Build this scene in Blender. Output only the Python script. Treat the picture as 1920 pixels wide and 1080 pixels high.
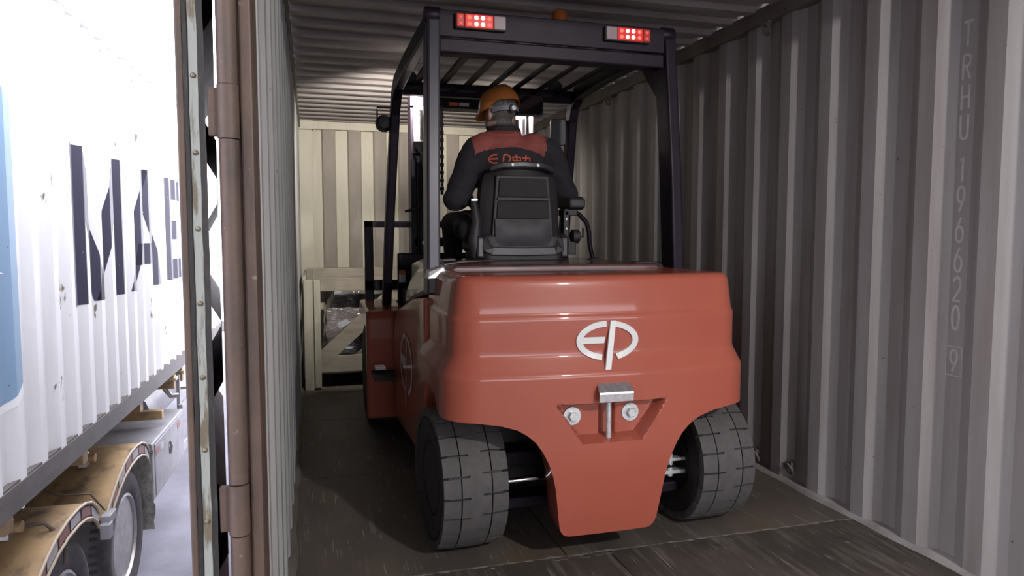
import bpy, bmesh, math, random
from mathutils import Vector, Matrix
from mathutils.bvhtree import BVHTree
from mathutils import noise as mn
random.seed(7)
for o in list(bpy.data.objects): bpy.data.objects.remove(o)
scene = bpy.context.scene
COL = scene.collection
R = math.radians

# ------------------------------------------------------------------ camera
F_PX, CX, CY, CZ = 1317.0, 0.10, -1.5, 1.22
YAW, PITCH = math.atan(375 / F_PX), math.atan(95 / F_PX)
cam = bpy.data.cameras.new('camera'); cam.sensor_width = 36; cam.lens = 36 * F_PX / 1920
cam.clip_start = 0.05; cam.clip_end = 300
camo = bpy.data.objects.new('camera', cam); COL.objects.link(camo)
camo.location = (CX, CY, CZ)
camo.rotation_euler = (math.pi / 2 - PITCH, 0, -YAW)
scene.camera = camo

# ------------------------------------------------------------------ world, sun, exposure
w = bpy.data.worlds.new('overcast_sky'); scene.world = w; w.use_nodes = True
w.node_tree.nodes['Background'].inputs[0].default_value = (0.91, 0.91, 1.0, 1)
w.node_tree.nodes['Background'].inputs[1].default_value = 7.0
# dock flood lamp on the right, outside the opening (it throws the header's shadow onto the right wall)
sl = bpy.data.lights.new('dock_lamp', 'POINT'); sl.energy = 390; sl.shadow_soft_size = 0.05; sl.color = (1, 0.965, 0.94)
so = bpy.data.objects.new('dock_lamp', sl); COL.objects.link(so); so.location = (2.0, -2.7, 2.5)
vs = scene.view_settings
vs.view_transform = 'Standard'; vs.look = 'None'; vs.exposure = 0.0; vs.gamma = 1.0
vs.use_curve_mapping = False

# ------------------------------------------------------------------ materials
MATS = {}
def mat(name, col, rough=0.5, metal=0.0, col2=None, nscale=(6, 6, 6), ramp=(0.4, 0.65), bump=0.0, bscale=60,
        coat=0.0, emit=None, estr=0.0, spots=None, sscale=30, sramp=(0.66, 0.7), alpha=None, trans=0.0, scol=None):
    m = bpy.data.materials.new(name); m.use_nodes = True; MATS[name] = m
    nt = m.node_tree; b = nt.nodes['Principled BSDF']
    b.inputs['Base Color'].default_value = (*col, 1); b.inputs['Roughness'].default_value = rough
    b.inputs['Metallic'].default_value = metal
    b.inputs['Coat Weight'].default_value = coat; b.inputs['Coat Roughness'].default_value = 0.04
    if trans: b.inputs['Transmission Weight'].default_value = trans
    if emit: b.inputs['Emission Color'].default_value = (*emit, 1); b.inputs['Emission Strength'].default_value = estr
    tc = nt.nodes.new('ShaderNodeTexCoord')
    last = None
    def noise(scale3, detail=5):
        mp = nt.nodes.new('ShaderNodeMapping'); mp.inputs['Scale'].default_value = scale3
        nt.links.new(tc.outputs['Object'], mp.inputs['Vector'])
        n = nt.nodes.new('ShaderNodeTexNoise'); n.inputs['Scale'].default_value = 1; n.inputs['Detail'].default_value = detail
        n.inputs['Roughness'].default_value = 0.62
        nt.links.new(mp.outputs[0], n.inputs['Vector']); return n
    def rampn(n, r):
        q = nt.nodes.new('ShaderNodeMapRange'); q.inputs['From Min'].default_value = r[0]; q.inputs['From Max'].default_value = r[1]
        nt.links.new(n.outputs['Fac'], q.inputs['Value']); return q
    def mix(fac, c2):
        nonlocal last
        x = nt.nodes.new('ShaderNodeMix'); x.data_type = 'RGBA'
        nt.links.new(fac.outputs[0], x.inputs['Factor'])
        if last is None: x.inputs['A'].default_value = (*col, 1)
        else: nt.links.new(last, x.inputs['A'])
        x.inputs['B'].default_value = (*c2, 1); last = x.outputs['Result']
    if col2: mix(rampn(noise(nscale), ramp), col2)
    if spots:
        for (sc, sr, cc) in spots: mix(rampn(noise(sc, 4), sr), cc)
    if last is not None: nt.links.new(last, b.inputs['Base Color'])
    if bump:
        n = noise((bscale,) * 3 if not isinstance(bscale, tuple) else bscale, 3)
        bp = nt.nodes.new('ShaderNodeBump'); bp.inputs['Strength'].default_value = bump; bp.inputs['Distance'].default_value = 0.01
        nt.links.new(n.outputs['Fac'], bp.inputs['Height']); nt.links.new(bp.outputs[0], b.inputs['Normal'])
    return m
RUST = (0.10, 0.05, 0.03)
mat('wall_left_paint', (0.31, 0.315, 0.31), 0.5, col2=(0.23, 0.215, 0.215), nscale=(9, 9, 0.7), ramp=(0.42, 0.7),
    spots=[((26, 26, 20), (0.70, 0.74), (0.08, 0.06, 0.05))], bump=0.06, bscale=25)
mat('wall_paint', (0.295, 0.277, 0.275), 0.5, col2=(0.215, 0.188, 0.183), nscale=(9, 9, 0.7), ramp=(0.42, 0.7),
    spots=[((26, 26, 20), (0.70, 0.74), (0.08, 0.06, 0.05)), ((60, 60, 9), (0.72, 0.76), (0.30, 0.29, 0.28))], bump=0.06, bscale=25)
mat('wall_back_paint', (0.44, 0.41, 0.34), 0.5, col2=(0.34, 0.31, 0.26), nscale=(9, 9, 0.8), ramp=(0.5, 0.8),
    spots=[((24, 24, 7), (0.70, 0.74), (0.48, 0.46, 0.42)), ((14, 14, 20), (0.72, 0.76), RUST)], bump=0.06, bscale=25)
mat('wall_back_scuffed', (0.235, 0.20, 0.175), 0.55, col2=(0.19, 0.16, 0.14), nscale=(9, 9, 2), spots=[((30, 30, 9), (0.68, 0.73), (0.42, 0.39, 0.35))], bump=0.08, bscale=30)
mat('roof_paint', (0.38, 0.345, 0.345), 0.5, col2=(0.27, 0.235, 0.235), nscale=(1.2, 6, 5), ramp=(0.4, 0.7), bump=0.05, bscale=25)
mat('rail_paint', (0.16, 0.145, 0.13), 0.55, col2=(0.11, 0.09, 0.08), nscale=(6, 4, 6), spots=[((20, 20, 20), (0.68, 0.72), RUST)], bump=0.08, bscale=40)
mat('stencil_paint', (0.52, 0.49, 0.49), 0.6, col2=(0.42, 0.40, 0.40), nscale=(40, 40, 20))
mat('plywood', (0.115, 0.094, 0.077), 0.55, col2=(0.072, 0.061, 0.055), nscale=(3.5, 1.6, 3), ramp=(0.35, 0.65),
    spots=[((26, 2.2, 4), (0.60, 0.68), (0.15, 0.135, 0.118)), ((90, 3.5, 6), (0.63, 0.68), (0.30, 0.28, 0.25)),
           ((9, 14, 5), (0.73, 0.76), (0.22, 0.21, 0.2)), ((2.2, 1.6, 3), (0.56, 0.70), (0.115, 0.085, 0.045))], bump=0.25, bscale=(70, 8, 20))
mat('plywood_worn', (0.085, 0.068, 0.058), 0.55, col2=(0.05, 0.042, 0.036), nscale=(4.5, 2.2, 3), ramp=(0.38, 0.62),
    spots=[((30, 2.6, 4), (0.52, 0.66), (0.125, 0.108, 0.094)), ((55, 3.0, 6), (0.63, 0.67), (0.24, 0.22, 0.195)), ((110, 5, 6), (0.66, 0.69), (0.34, 0.315, 0.285)),
           ((16, 11, 5), (0.68, 0.71), (0.27, 0.25, 0.225)), ((3, 3, 3), (0.60, 0.68), (0.04, 0.033, 0.028))], bump=0.4, bscale=(70, 8, 20))
mat('seam_filler', (0.26, 0.24, 0.21), 0.8, col2=(0.12, 0.105, 0.09), nscale=(20, 20, 20))
mat('door_steel_brown', (0.082, 0.05, 0.036), 0.6, col2=(0.05, 0.032, 0.026), nscale=(14, 14, 5), spots=[((50, 50, 40), (0.68, 0.72), (0.15, 0.115, 0.095)), ((12, 12, 2.5), (0.62, 0.75), (0.03, 0.023, 0.021))], bump=0.15, bscale=60)
mat('door_outer_red', (0.10, 0.035, 0.035), 0.5, col2=(0.16, 0.09, 0.09), nscale=(8, 8, 4))
mat('gasket', (0.022, 0.02, 0.021), 0.55, col2=(0.06, 0.055, 0.05), nscale=(50, 50, 12), ramp=(0.55, 0.7), bump=0.1)
mat('retainer_strip', (0.235, 0.25, 0.235), 0.55, col2=(0.11, 0.09, 0.06), nscale=(60, 60, 9), ramp=(0.50, 0.60))
mat('rivet_steel', (0.20, 0.19, 0.14), 0.5, 0.6, col2=RUST, nscale=(60, 60, 60))
mat('asphalt', (0.20, 0.195, 0.24), 0.85, col2=(0.14, 0.137, 0.165), nscale=(1.2, 1.2, 1.2), spots=[((40, 40, 40), (0.60, 0.68), (0.15, 0.147, 0.18))], bump=0.3, bscale=50)
mat('concrete', (0.25, 0.24, 0.23), 0.9, col2=(0.2, 0.19, 0.18), bump=0.2)
mat('forklift_red', (0.315, 0.078, 0.050), 0.32, col2=(0.30, 0.073, 0.046), nscale=(3, 3, 3), coat=0.5, bump=0.012, bscale=3)
MATS['forklift_red'].node_tree.nodes['Principled BSDF'].inputs['Specular IOR Level'].default_value = 0.2
mat('forklift_deck', (0.10, 0.032, 0.023), 0.3, coat=0.4, col2=(0.04, 0.016, 0.013))
mat('guard_black', (0.011, 0.007, 0.0125), 0.42, col2=(0.014, 0.0095, 0.017), nscale=(10, 10, 10), bump=0.03, bscale=120)
MATS['guard_black'].node_tree.nodes['Principled BSDF'].inputs['Specular IOR Level'].default_value = 0.12
mat('guard_steel', (0.016, 0.012, 0.022), 0.34, 0.15, col2=(0.026, 0.022, 0.034), nscale=(9, 9, 3))
mat('matte_black', (0.012, 0.010, 0.012), 0.6, col2=(0.02, 0.018, 0.02))
mat('rubber', (0.066, 0.060, 0.059), 0.75, col2=(0.05, 0.046, 0.046), nscale=(25, 25, 25), spots=[((70, 70, 30), (0.68, 0.72), (0.10, 0.09, 0.088))], bump=0.12, bscale=110)
mat('rubber_dark', (0.016, 0.014, 0.015), 0.7, col2=(0.03, 0.026, 0.027), nscale=(20, 20, 20))
mat('logo_white', (0.56, 0.555, 0.55), 0.4)
mat('side_decal', (0.62, 0.58, 0.57), 0.4)
mat('zinc', (0.58, 0.60, 0.60), 0.38, 0.55, col2=(0.42, 0.44, 0.45), nscale=(40, 40, 40))
mat('brushed_steel', (0.66, 0.64, 0.66), 0.33, 0.85, col2=(0.5, 0.49, 0.52), nscale=(60, 4, 60))
mat('chrome', (0.85, 0.84, 0.88), 0.12, 1.0)
mat('mast_silver', (0.40, 0.37, 0.40), 0.4, 0.6, col2=(0.32, 0.30, 0.32), nscale=(12, 12, 4))
mat('seat_vinyl', (0.014, 0.012, 0.014), 0.58, col2=(0.03, 0.027, 0.03), nscale=(12, 12, 12), bump=0.08, bscale=160)
mat('seat_plastic', (0.026, 0.022, 0.025), 0.40, col2=(0.021, 0.018, 0.021), bump=0.08, bscale=220)
mat('seat_mesh', (0.028, 0.024, 0.026), 0.9, col2=(0.02, 0.018, 0.02), nscale=(180, 180, 180), bump=0.3, bscale=260)
mat('hood_grey', (0.10, 0.10, 0.085), 0.25, coat=0.6, col2=(0.07, 0.07, 0.06))  # glossy grey-green tone for the hood side covers
mat('jacket_navy', (0.012, 0.009, 0.013), 0.9, col2=(0.017, 0.013, 0.017), nscale=(16, 16, 16), bump=0.5, bscale=22)
mat('jacket_red', (0.22, 0.050, 0.040), 0.8, col2=(0.185, 0.042, 0.034), nscale=(14, 14, 14), bump=0.4, bscale=22)
mat('jacket_print', (0.42, 0.075, 0.03), 0.7)
mat('skin', (0.32, 0.20, 0.15), 0.55, col2=(0.28, 0.165, 0.12), nscale=(25, 25, 25))
mat('hair', (0.055, 0.048, 0.042), 0.7, col2=(0.13, 0.115, 0.10), nscale=(140, 140, 50), bump=0.5, bscale=180)
mat('helmet_orange', (0.46, 0.155, 0.035), 0.42, col2=(0.40, 0.13, 0.03), nscale=(6, 6, 6))
mat('strap_grey', (0.12, 0.12, 0.135), 0.55)
mat('knob_white', (0.55, 0.56, 0.60), 0.45)
mat('lens_red', (0.30, 0.012, 0.012), 0.25, emit=(1, 0.05, 0.04), estr=0.35)
mat('lens_amber_dark', (0.16, 0.02, 0.012), 0.3, emit=(1, 0.06, 0.03), estr=0.12)
mat('lens_clear', (0.26, 0.20, 0.21), 0.2)
mat('led_red', (0.8, 0.03, 0.03), 0.3, emit=(1, 0.10, 0.07), estr=2.0)
mat('led_hot', (0.9, 0.3, 0.2), 0.3, emit=(1, 0.42, 0.25), estr=9.0)
mat('led_dim', (0.4, 0.03, 0.03), 0.3, emit=(1, 0.08, 0.06), estr=0.6)
mat('beacon_amber', (0.30, 0.075, 0.012), 0.35)
mat('lamp_glass', (0.9, 0.9, 0.9), 0.2, emit=(1, 0.93, 0.8), estr=12.0)
mat('mirror_back', (0.015, 0.013, 0.015), 0.4)
mat('mirror_glass', (0.12, 0.09, 0.10), 0.08, 0.9)
mat('sticker_orange', (0.5, 0.13, 0.04), 0.5)
mat('sticker_white', (0.5, 0.49, 0.5), 0.5)
mat('crate_wood', (0.255, 0.24, 0.20), 0.7, col2=(0.20, 0.185, 0.155), nscale=(30, 30, 3), ramp=(0.35, 0.7), bump=0.1, bscale=40)
mat('crate_wood_dark', (0.19, 0.168, 0.138), 0.7, col2=(0.14, 0.122, 0.10), nscale=(4, 30, 30), bump=0.1, bscale=40)
mat('crate_gap', (0.10, 0.14, 0.07), 0.8)
mat('film_wrap', (0.075, 0.066, 0.066), 0.22, col2=(0.14, 0.125, 0.125), nscale=(9, 9, 14), coat=0.6, bump=0.9, bscale=(13, 13, 22))
mat('cargo_dark', (0.03, 0.027, 0.027), 0.6)
mat('box_white', (0.80, 0.79, 0.80), 0.5, col2=(0.68, 0.67, 0.69), nscale=(6, 3, 0.7), ramp=(0.45, 0.75),
    spots=[((9, 5, 2.6), (0.665, 0.69), (0.20, 0.165, 0.12)), ((22, 14, 5), (0.72, 0.75), (0.16, 0.14, 0.13)), ((3, 2, 1.6), (0.69, 0.78), (0.48, 0.45, 0.42))], bump=0.05, bscale=12)
mat('box_blue', (0.23, 0.35, 0.50), 0.45, col2=(0.27, 0.38, 0.52), nscale=(5, 5, 1), spots=[((30, 30, 30), (0.71, 0.74), (0.1, 0.12, 0.18))])
mat('box_line', (0.85, 0.85, 0.87), 0.5)
mat('box_navy', (0.042, 0.040, 0.070), 0.45, spots=[((26, 26, 26), (0.70, 0.73), (0.4, 0.4, 0.45))])
mat('box_rail', (0.085, 0.076, 0.073), 0.6, col2=(0.12, 0.105, 0.10), nscale=(5, 2, 5), bump=0.05)
mat('trailer_yellow', (0.40, 0.265, 0.13), 0.55, col2=(0.30, 0.20, 0.11), nscale=(5, 4, 5), spots=[((7, 4, 7), (0.52, 0.68), (0.13, 0.09, 0.06))], bump=0.06)
mat('trailer_cream', (0.42, 0.34, 0.25), 0.5)
mat('trailer_dark', (0.06, 0.05, 0.045), 0.7, col2=(0.12, 0.08, 0.05), nscale=(6, 6, 6))
mat('trailer_grey', (0.30, 0.295, 0.32), 0.5, col2=(0.22, 0.215, 0.235), nscale=(4, 4, 4), bump=0.03)
mat('reflector_red', (0.28, 0.10, 0.09), 0.4)
mat('reflector_white', (0.42, 0.40, 0.41), 0.4)
mat('alloy', (0.50, 0.48, 0.47), 0.35, 0.8, col2=(0.36, 0.34, 0.33), nscale=(12, 12, 12))
mat('road_tyre', (0.055, 0.050, 0.054), 0.8, col2=(0.09, 0.083, 0.088), nscale=(10, 10, 10), bump=0.15)
mat('mud_flap', (0.30, 0.29, 0.26), 0.6, col2=(0.16, 0.15, 0.13), nscale=(30, 8, 20))

# ------------------------------------------------------------------ builders
ORG = {}
class MB:
    def __init__(s): s.v = []; s.f = []; s.mi = []; s.cur = 0
    def add(s, vs_, fs):
        n = len(s.v); s.v += [tuple(map(float, p)) for p in vs_]
        for f in fs: s.f.append([i + n for i in f]); s.mi.append(s.cur)
        return s
    def hexa(s, p): # 8 points: bottom 4 ccw, top 4
        return s.add(p, [(3, 2, 1, 0), (4, 5, 6, 7), (0, 1, 5, 4), (1, 2, 6, 5), (2, 3, 7, 6), (3, 0, 4, 7)])
    def box(s, x0, x1, y0, y1, z0, z1):
        return s.hexa([(x0, y0, z0), (x1, y0, z0), (x1, y1, z0), (x0, y1, z0), (x0, y0, z1), (x1, y0, z1), (x1, y1, z1), (x0, y1, z1)])
    def prism(s, poly, f, d0, d1): # poly 2D list, f(a,b,d)->xyz
        n = len(poly)
        p = [f(a, b, d0) for a, b in poly] + [f(a, b, d1) for a, b in poly]
        return s.add(p, [tuple(range(n))[::-1], tuple(range(n, 2 * n))] + [(i, (i + 1) % n, n + (i + 1) % n, n + i) for i in range(n)])
    def tube(s, pts, r, n=10, caps=True):
        pts = [Vector(p) for p in pts]; rs = r if isinstance(r, (list, tuple)) else [r] * len(pts)
        prev = None; base = []; N = len(pts)
        for i, p in enumerate(pts):
            t = (pts[min(i + 1, N - 1)] - pts[max(i - 1, 0)]).normalized()
            if prev is None:
                a = Vector((0, 0, 1)) if abs(t.z) < 0.9 else Vector((1, 0, 0)); u = t.cross(a).normalized()
            else: u = (prev - t * prev.dot(t)).normalized()
            prev = u; v = t.cross(u)
            base += [p + (u * math.cos(k * 2 * math.pi / n) + v * math.sin(k * 2 * math.pi / n)) * rs[i] for k in range(n)]
        fs = [(i * n + k, i * n + (k + 1) % n, (i + 1) * n + (k + 1) % n, (i + 1) * n + k) for i in range(N - 1) for k in range(n)]
        if caps: fs += [tuple(range(n))[::-1], tuple((N - 1) * n + k for k in range(n))]
        return s.add(base, fs)
    def sweep(s, pts, wx, h, side=(1, 0, 0)): # box section: wx along 'side', h along normal in path plane
        pts = [Vector(p) for p in pts]; sd = Vector(side).normalized(); N = len(pts); base = []
        for i, p in enumerate(pts):
            a = (pts[i] - pts[i - 1]).normalized() if i > 0 else None
            b = (pts[i + 1] - pts[i]).normalized() if i < N - 1 else None
            t = ((a or b) + (b or a)).normalized(); nn = sd.cross(t).normalized()
            k = 1.0 if a is None or b is None else 1 / max(0.3, math.cos(a.angle(b) / 2))
            ss = nn.cross(t).normalized() * -1
            base += [p + sd * (wx / 2 * e) + nn * (h / 2 * g * k) for e, g in ((-1, -1), (1, -1), (1, 1), (-1, 1))]
        fs = [(i * 4 + k, i * 4 + (k + 1) % 4, (i + 1) * 4 + (k + 1) % 4, (i + 1) * 4 + k) for i in range(N - 1) for k in range(4)]
        fs += [(3, 2, 1, 0), tuple((N - 1) * 4 + k for k in range(4))]
        return s.add(base, fs)
    def lathe(s, prof, c, axis='x', n=32, closed=False): # prof: (radius, axial)
        c = Vector(c); base = []
        for r, a in prof:
            for k in range(n):
                t = 2 * math.pi * k / n
                if axis == 'x': base.append(c + Vector((a, r * math.cos(t), r * math.sin(t))))
                elif axis == 'y': base.append(c + Vector((r * math.cos(t), a, r * math.sin(t))))
                else: base.append(c + Vector((r * math.cos(t), r * math.sin(t), a)))
        m = len(prof); fs = []
        for i in range(m if closed else m - 1):
            j = (i + 1) % m
            fs += [(i * n + k, i * n + (k + 1) % n, j * n + (k + 1) % n, j * n + k) for k in range(n)]
        if not closed: fs += [tuple(range(n))[::-1], tuple((m - 1) * n + k for k in range(n))]
        return s.add(base, fs)
    def grid(s, P): # P[i][j]
        n, m = len(P), len(P[0])
        return s.add([p for row in P for p in row], [(i * m + j, i * m + j + 1, (i + 1) * m + j + 1, (i + 1) * m + j) for i in range(n - 1) for j in range(m - 1)])
    def build(s, name, mats, parent=None, smooth=None, bev=0, seg=2, fix=True, weld=0):
        me = bpy.data.meshes.new(name)
        o0 = ORG.get(parent.name, (0, 0, 0)) if parent else (0, 0, 0)
        me.from_pydata([(x - o0[0], y - o0[1], z - o0[2]) for x, y, z in s.v], [], s.f)
        for m in (mats if isinstance(mats, (list, tuple)) else [mats]): me.materials.append(MATS[m])
        me.polygons.foreach_set('material_index', s.mi)
        if fix or weld:
            bm = bmesh.new(); bm.from_mesh(me)
            if weld: bmesh.ops.remove_doubles(bm, verts=bm.verts, dist=weld)
            bmesh.ops.recalc_face_normals(bm, faces=bm.faces); bm.to_mesh(me); bm.free()
        if smooth is not None:
            me.polygons.foreach_set('use_smooth', [True] * len(me.polygons)); me.set_sharp_from_angle(angle=R(smooth))
        ob = bpy.data.objects.new(name, me); COL.objects.link(ob)
        if parent: ob.parent = parent; ORG[ob.name] = o0
        if bev:
            b = ob.modifiers.new('bevel', 'BEVEL'); b.width = bev; b.segments = seg; b.limit_method = 'ANGLE'; b.angle_limit = R(35)
        return ob
def tag(o, label=None, cat=None, group=None, kind=None):
    if label: o['label'] = label
    if cat: o['category'] = cat
    if group: o['group'] = group
    if kind: o['kind'] = kind
    return o
def empty(name, loc, rz=0, org=None):
    o = bpy.data.objects.new(name, None); COL.objects.link(o); o.location = loc; o.rotation_euler = (0, 0, rz)
    o.empty_display_size = 0.1; ORG[o.name] = org if org is not None else loc
    return o
def share(src, parent, loc=(0, 0, 0), rot=(0, 0, 0)):
    c = src.copy(); COL.objects.link(c); c.parent = parent; c.location = loc; c.rotation_euler = rot
    return c
def struct(o, label): return tag(o, label, None, None, 'structure')
def box(name, b, m, parent=None, bev=0.0): return MB().box(*b).build(name, m, parent, bev=bev)
def lerp(a, b, t): return a + (b - a) * t
def interp(x, T):
    if x <= T[0][0]: return T[0][1]
    for (a, p), (b, q) in zip(T, T[1:]):
        if x <= b: return lerp(p, q, (x - a) / (b - a)) if b > a else q
    return T[-1][1]
def sstep(x): x = max(0, min(1, x)); return x * x * (3 - 2 * x)
def clip(poly, ax, lo, hi):
    for sgn, lim in ((1, lo), (-1, hi)):
        out = []
        for i in range(len(poly)):
            a, b = poly[i - 1], poly[i]; da, db = sgn * (a[ax] - lim), sgn * (b[ax] - lim)
            if (da >= 0) != (db >= 0):
                t = da / (da - db); out.append((lerp(a[0], b[0], t), lerp(a[1], b[1], t)))
            if db >= 0: out.append(b)
        poly = out
        if len(poly) < 3: return []
    return poly

# ================================================================== SETTING
CW, CL, CH = 2.35, 5.9, 2.39
ground = box('ground', (-45, 45, -45, 60, -1.75, -1.6), 'asphalt'); struct(ground, 'grey asphalt yard ground beside the trailer')
dock = MB().box(-0.6, 7.0, -9, -0.3, -1.6, -0.15).box(0.0, 7.0, -0.3, 6.4, -1.6, -0.15).build('platform_1', 'concrete'); struct(dock, 'concrete loading platform under the container')
struct(box('shade_roof', (-0.6, 7.0, -9.0, -0.15, 4.2, 4.4), 'concrete'), 'added unseen canopy that blocks sky light')  # unseen canopy, added to keep the container interior dark
struct(box('shade_wall_right', (6.8, 7.0, -9.0, -0.15, -0.15, 4.2), 'concrete'), 'added unseen wall that blocks sky light on the right')  # unseen wall, added to cut sky light from the right
struct(box('shade_wall_rear', (-0.75, 7.0, -9.2, -9.0, 2.5, 4.2), 'concrete'), 'added unseen wall that hides bright sky above a rear opening')  # unseen wall, added to keep bright sky out of the counterweight's reflection
struct(box('shade_wall_left', (-0.75, -0.6, -9.0, -0.9, -0.15, 4.2), 'concrete'), 'added unseen wall that blocks daylight from the left')  # unseen wall, added to dim the daylight reaching the container's right wall
struct(box('shade_wall_front', (2.5, 7.0, -0.35, -0.15, -0.15, 4.2), 'concrete'), 'added unseen wall that blocks light beside the container')  # unseen wall, closes the added light-blocking enclosure
def corr_profile(y0, y1, yk, pitch, f1, sl, depth):
    # (y, offset): crest=0, trough=depth; slope facing the door begins at yk
    pts = []
    k = math.floor((y0 - yk) / pitch) - 1
    while True:
        b = yk + k * pitch
        for dy, d in ((-sl - f1 - sl, 0), (-sl - f1, depth), (-sl, depth), (0, 0)):
            pts.append((b + dy, d))
        k += 1
        if b > y1 + pitch: break
    def at(y):
        for (a, p), (c, q) in zip(pts, pts[1:]):
            if a <= y <= c: return lerp(p, q, (y - a) / (c - a)) if c > a else q
        return 0
    ins = [p for p in pts if y0 < p[0] < y1]
    return [(y0, at(y0))] + ins + [(y1, at(y1))], at
def wall_sheet(mb, prof, f, z0, z1, th):
    n = len(prof)
    vs_ = [f(y, d, z0) for y, d in prof] + [f(y, d, z1) for y, d in prof] + [f(y, d + th, z0) for y, d in prof] + [f(y, d + th, z1) for y, d in prof]
    fs = []
    for i in range(n - 1):
        fs += [(i, i + 1, n + i + 1, n + i), (2 * n + i + 1, 2 * n + i, 3 * n + i, 3 * n + i + 1),
               (i, 2 * n + i, 2 * n + i + 1, i + 1), (n + i, n + i + 1, 3 * n + i + 1, 3 * n + i)]
    fs += [(0, n, 3 * n, 2 * n), (n - 1, 2 * n - 1 + 0, 4 * n - 1, 3 * n - 1)]
    mb.add(vs_, fs)
profR, atR = corr_profile(0.10, CL, 0.357, 0.278, 0.070, 0.068, 0.036)
m = MB(); wall_sheet(m, profR, lambda y, d, z: (CW + d, y, z), 0.0, CH, 0.004)
wr = struct(m.build('wall_right', 'wall_paint'), 'grey corrugated steel container wall right of the forklift')
m = MB(); wall_sheet(m, profR, lambda y, d, z: (-d, y, z), 0.0, CH, 0.004)
wl = struct(m.build('wall_left', 'wall_left_paint'), 'pale grey corrugated steel container wall left of the forklift')
profB, atB = corr_profile(0.10, CW - 0.10, 0.228, 0.256, 0.116, 0.014, 0.04)
m = MB(); wall_sheet(m, profB, lambda x, d, z: (x, CL + d, z), 0.0, CH - 0.05, 0.004)
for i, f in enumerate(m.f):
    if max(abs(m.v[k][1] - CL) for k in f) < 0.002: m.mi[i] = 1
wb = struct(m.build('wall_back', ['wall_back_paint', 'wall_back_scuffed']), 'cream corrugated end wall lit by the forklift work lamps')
profC, atC = corr_profile(0.10, CL + 0.03, 0.30, 0.205, 0.085, 0.030, 0.022)
m = MB(); wall_sheet(m, profC, lambda y, d, x: (x, y, CH - 0.015 + d), 0.0, CW, 0.004)
cl = struct(m.build('ceiling', 'roof_paint'), 'corrugated steel container roof with crosswise ribs')
# rails and posts
def trim(i, b, lab, mt='rail_paint', bev=0.004):
    return struct(box('trim_%d' % i, b, mt, None, bev), lab)
trim(1, (CW - 0.025, CW + 0.04, 0.10, CL, CH - 0.085, CH - 0.004), 'steel top rail along the right wall')
trim(2, (-0.04, 0.012, 0.10, CL, CH - 0.085, CH - 0.004), 'steel top rail along the left wall')
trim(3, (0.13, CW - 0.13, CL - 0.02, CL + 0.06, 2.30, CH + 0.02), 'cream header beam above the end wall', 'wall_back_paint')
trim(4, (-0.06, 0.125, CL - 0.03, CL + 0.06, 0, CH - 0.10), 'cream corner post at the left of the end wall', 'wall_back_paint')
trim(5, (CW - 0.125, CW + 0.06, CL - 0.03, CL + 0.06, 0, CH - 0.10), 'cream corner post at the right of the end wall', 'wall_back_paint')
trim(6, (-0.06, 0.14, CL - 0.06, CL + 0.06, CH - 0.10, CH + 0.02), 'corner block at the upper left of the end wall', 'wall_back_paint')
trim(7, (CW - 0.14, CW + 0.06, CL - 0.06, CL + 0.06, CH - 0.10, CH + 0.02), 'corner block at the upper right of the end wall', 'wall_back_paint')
trim(8, (-0.02, CW + 0.02, -0.05, 0.10, 2.28, CH + 0.03), 'steel door header beam over the container opening')
trim(9, (CW - 0.004, CW + 0.10, -0.05, 0.10, -0.15, CH + 0.03), 'right door post of the container')
# left door post, hinge rod
m = MB(); m.box(-0.066, -0.003, 0.0, 0.10, -0.15, CH + 0.03); m.box(-0.026, -0.003, -0.05, 0.0, -0.15, CH + 0.03)
post = struct(m.build('trim_10', 'door_steel_brown', bev=0.004), 'brown steel door post left of the opening'); ORG[post.name] = (0, 0, 0)
# floor base and sheets
fl = struct(box('floor', (0.0, CW, 0.0, CL, -0.15, -0.012), 'rail_paint'), 'worn brown plywood container floor')
ORG[fl.name] = (0, 0, 0)
def seam_y(x, y0): return y0
ys = [0.0, 0.955, 2.12, 3.29, 4.46, CL]
for i in range(len(ys) - 1):
    xs_ = [0.0, 1.17, CW] if i % 2 else [0.0, CW / 2 + 0.02, CW]
    if i == 1: xs_ = [0.0, 1.02, CW]
    for j in range(len(xs_) - 1):
        box('plywood_sheet', (xs_[j] + 0.002, xs_[j + 1] - 0.002, ys[i] + 0.003, ys[i + 1] - 0.003, -0.012, 0.0), 'plywood_worn' if i == 0 else 'plywood', fl, 0.002)
def rough_strip(name, path, wdt, mt, parent, zz=0.0015):
    mb = MB(); L = []; Rr = []
    for i, (x, y) in enumerate(path):
        ww = wdt * random.uniform(0.25, 1.3)
        L.append((x, y - ww + random.uniform(-.004, .004), zz)); Rr.append((x, y + ww, zz))
    mb.grid([L, Rr]); return mb.build(name, mt, parent, fix=False)
rough_strip('seam_filler', [(0.05 + i * 0.02, 0.955 + 0.006 * mn.noise(Vector((i * .21, 0, 0))) + (0.02 * mn.noise(Vector((i * .5, 3, 0))) if 38 < i < 58 else 0)) for i in range(115)], 0.0065, 'seam_filler', fl)
rough_strip('seam_filler', [(0.95 + i * 0.012, 0.93 + 0.02 * mn.noise(Vector((i * .4, 9, 0)))) for i in range(22)], 0.003, 'seam_filler', fl)
# threshold at the door
struct(box('trim_11', (0.0, CW, -0.05, 0.0, -0.15, 0.0), 'rail_paint', None, 0.003), 'steel door sill of the container')
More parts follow.
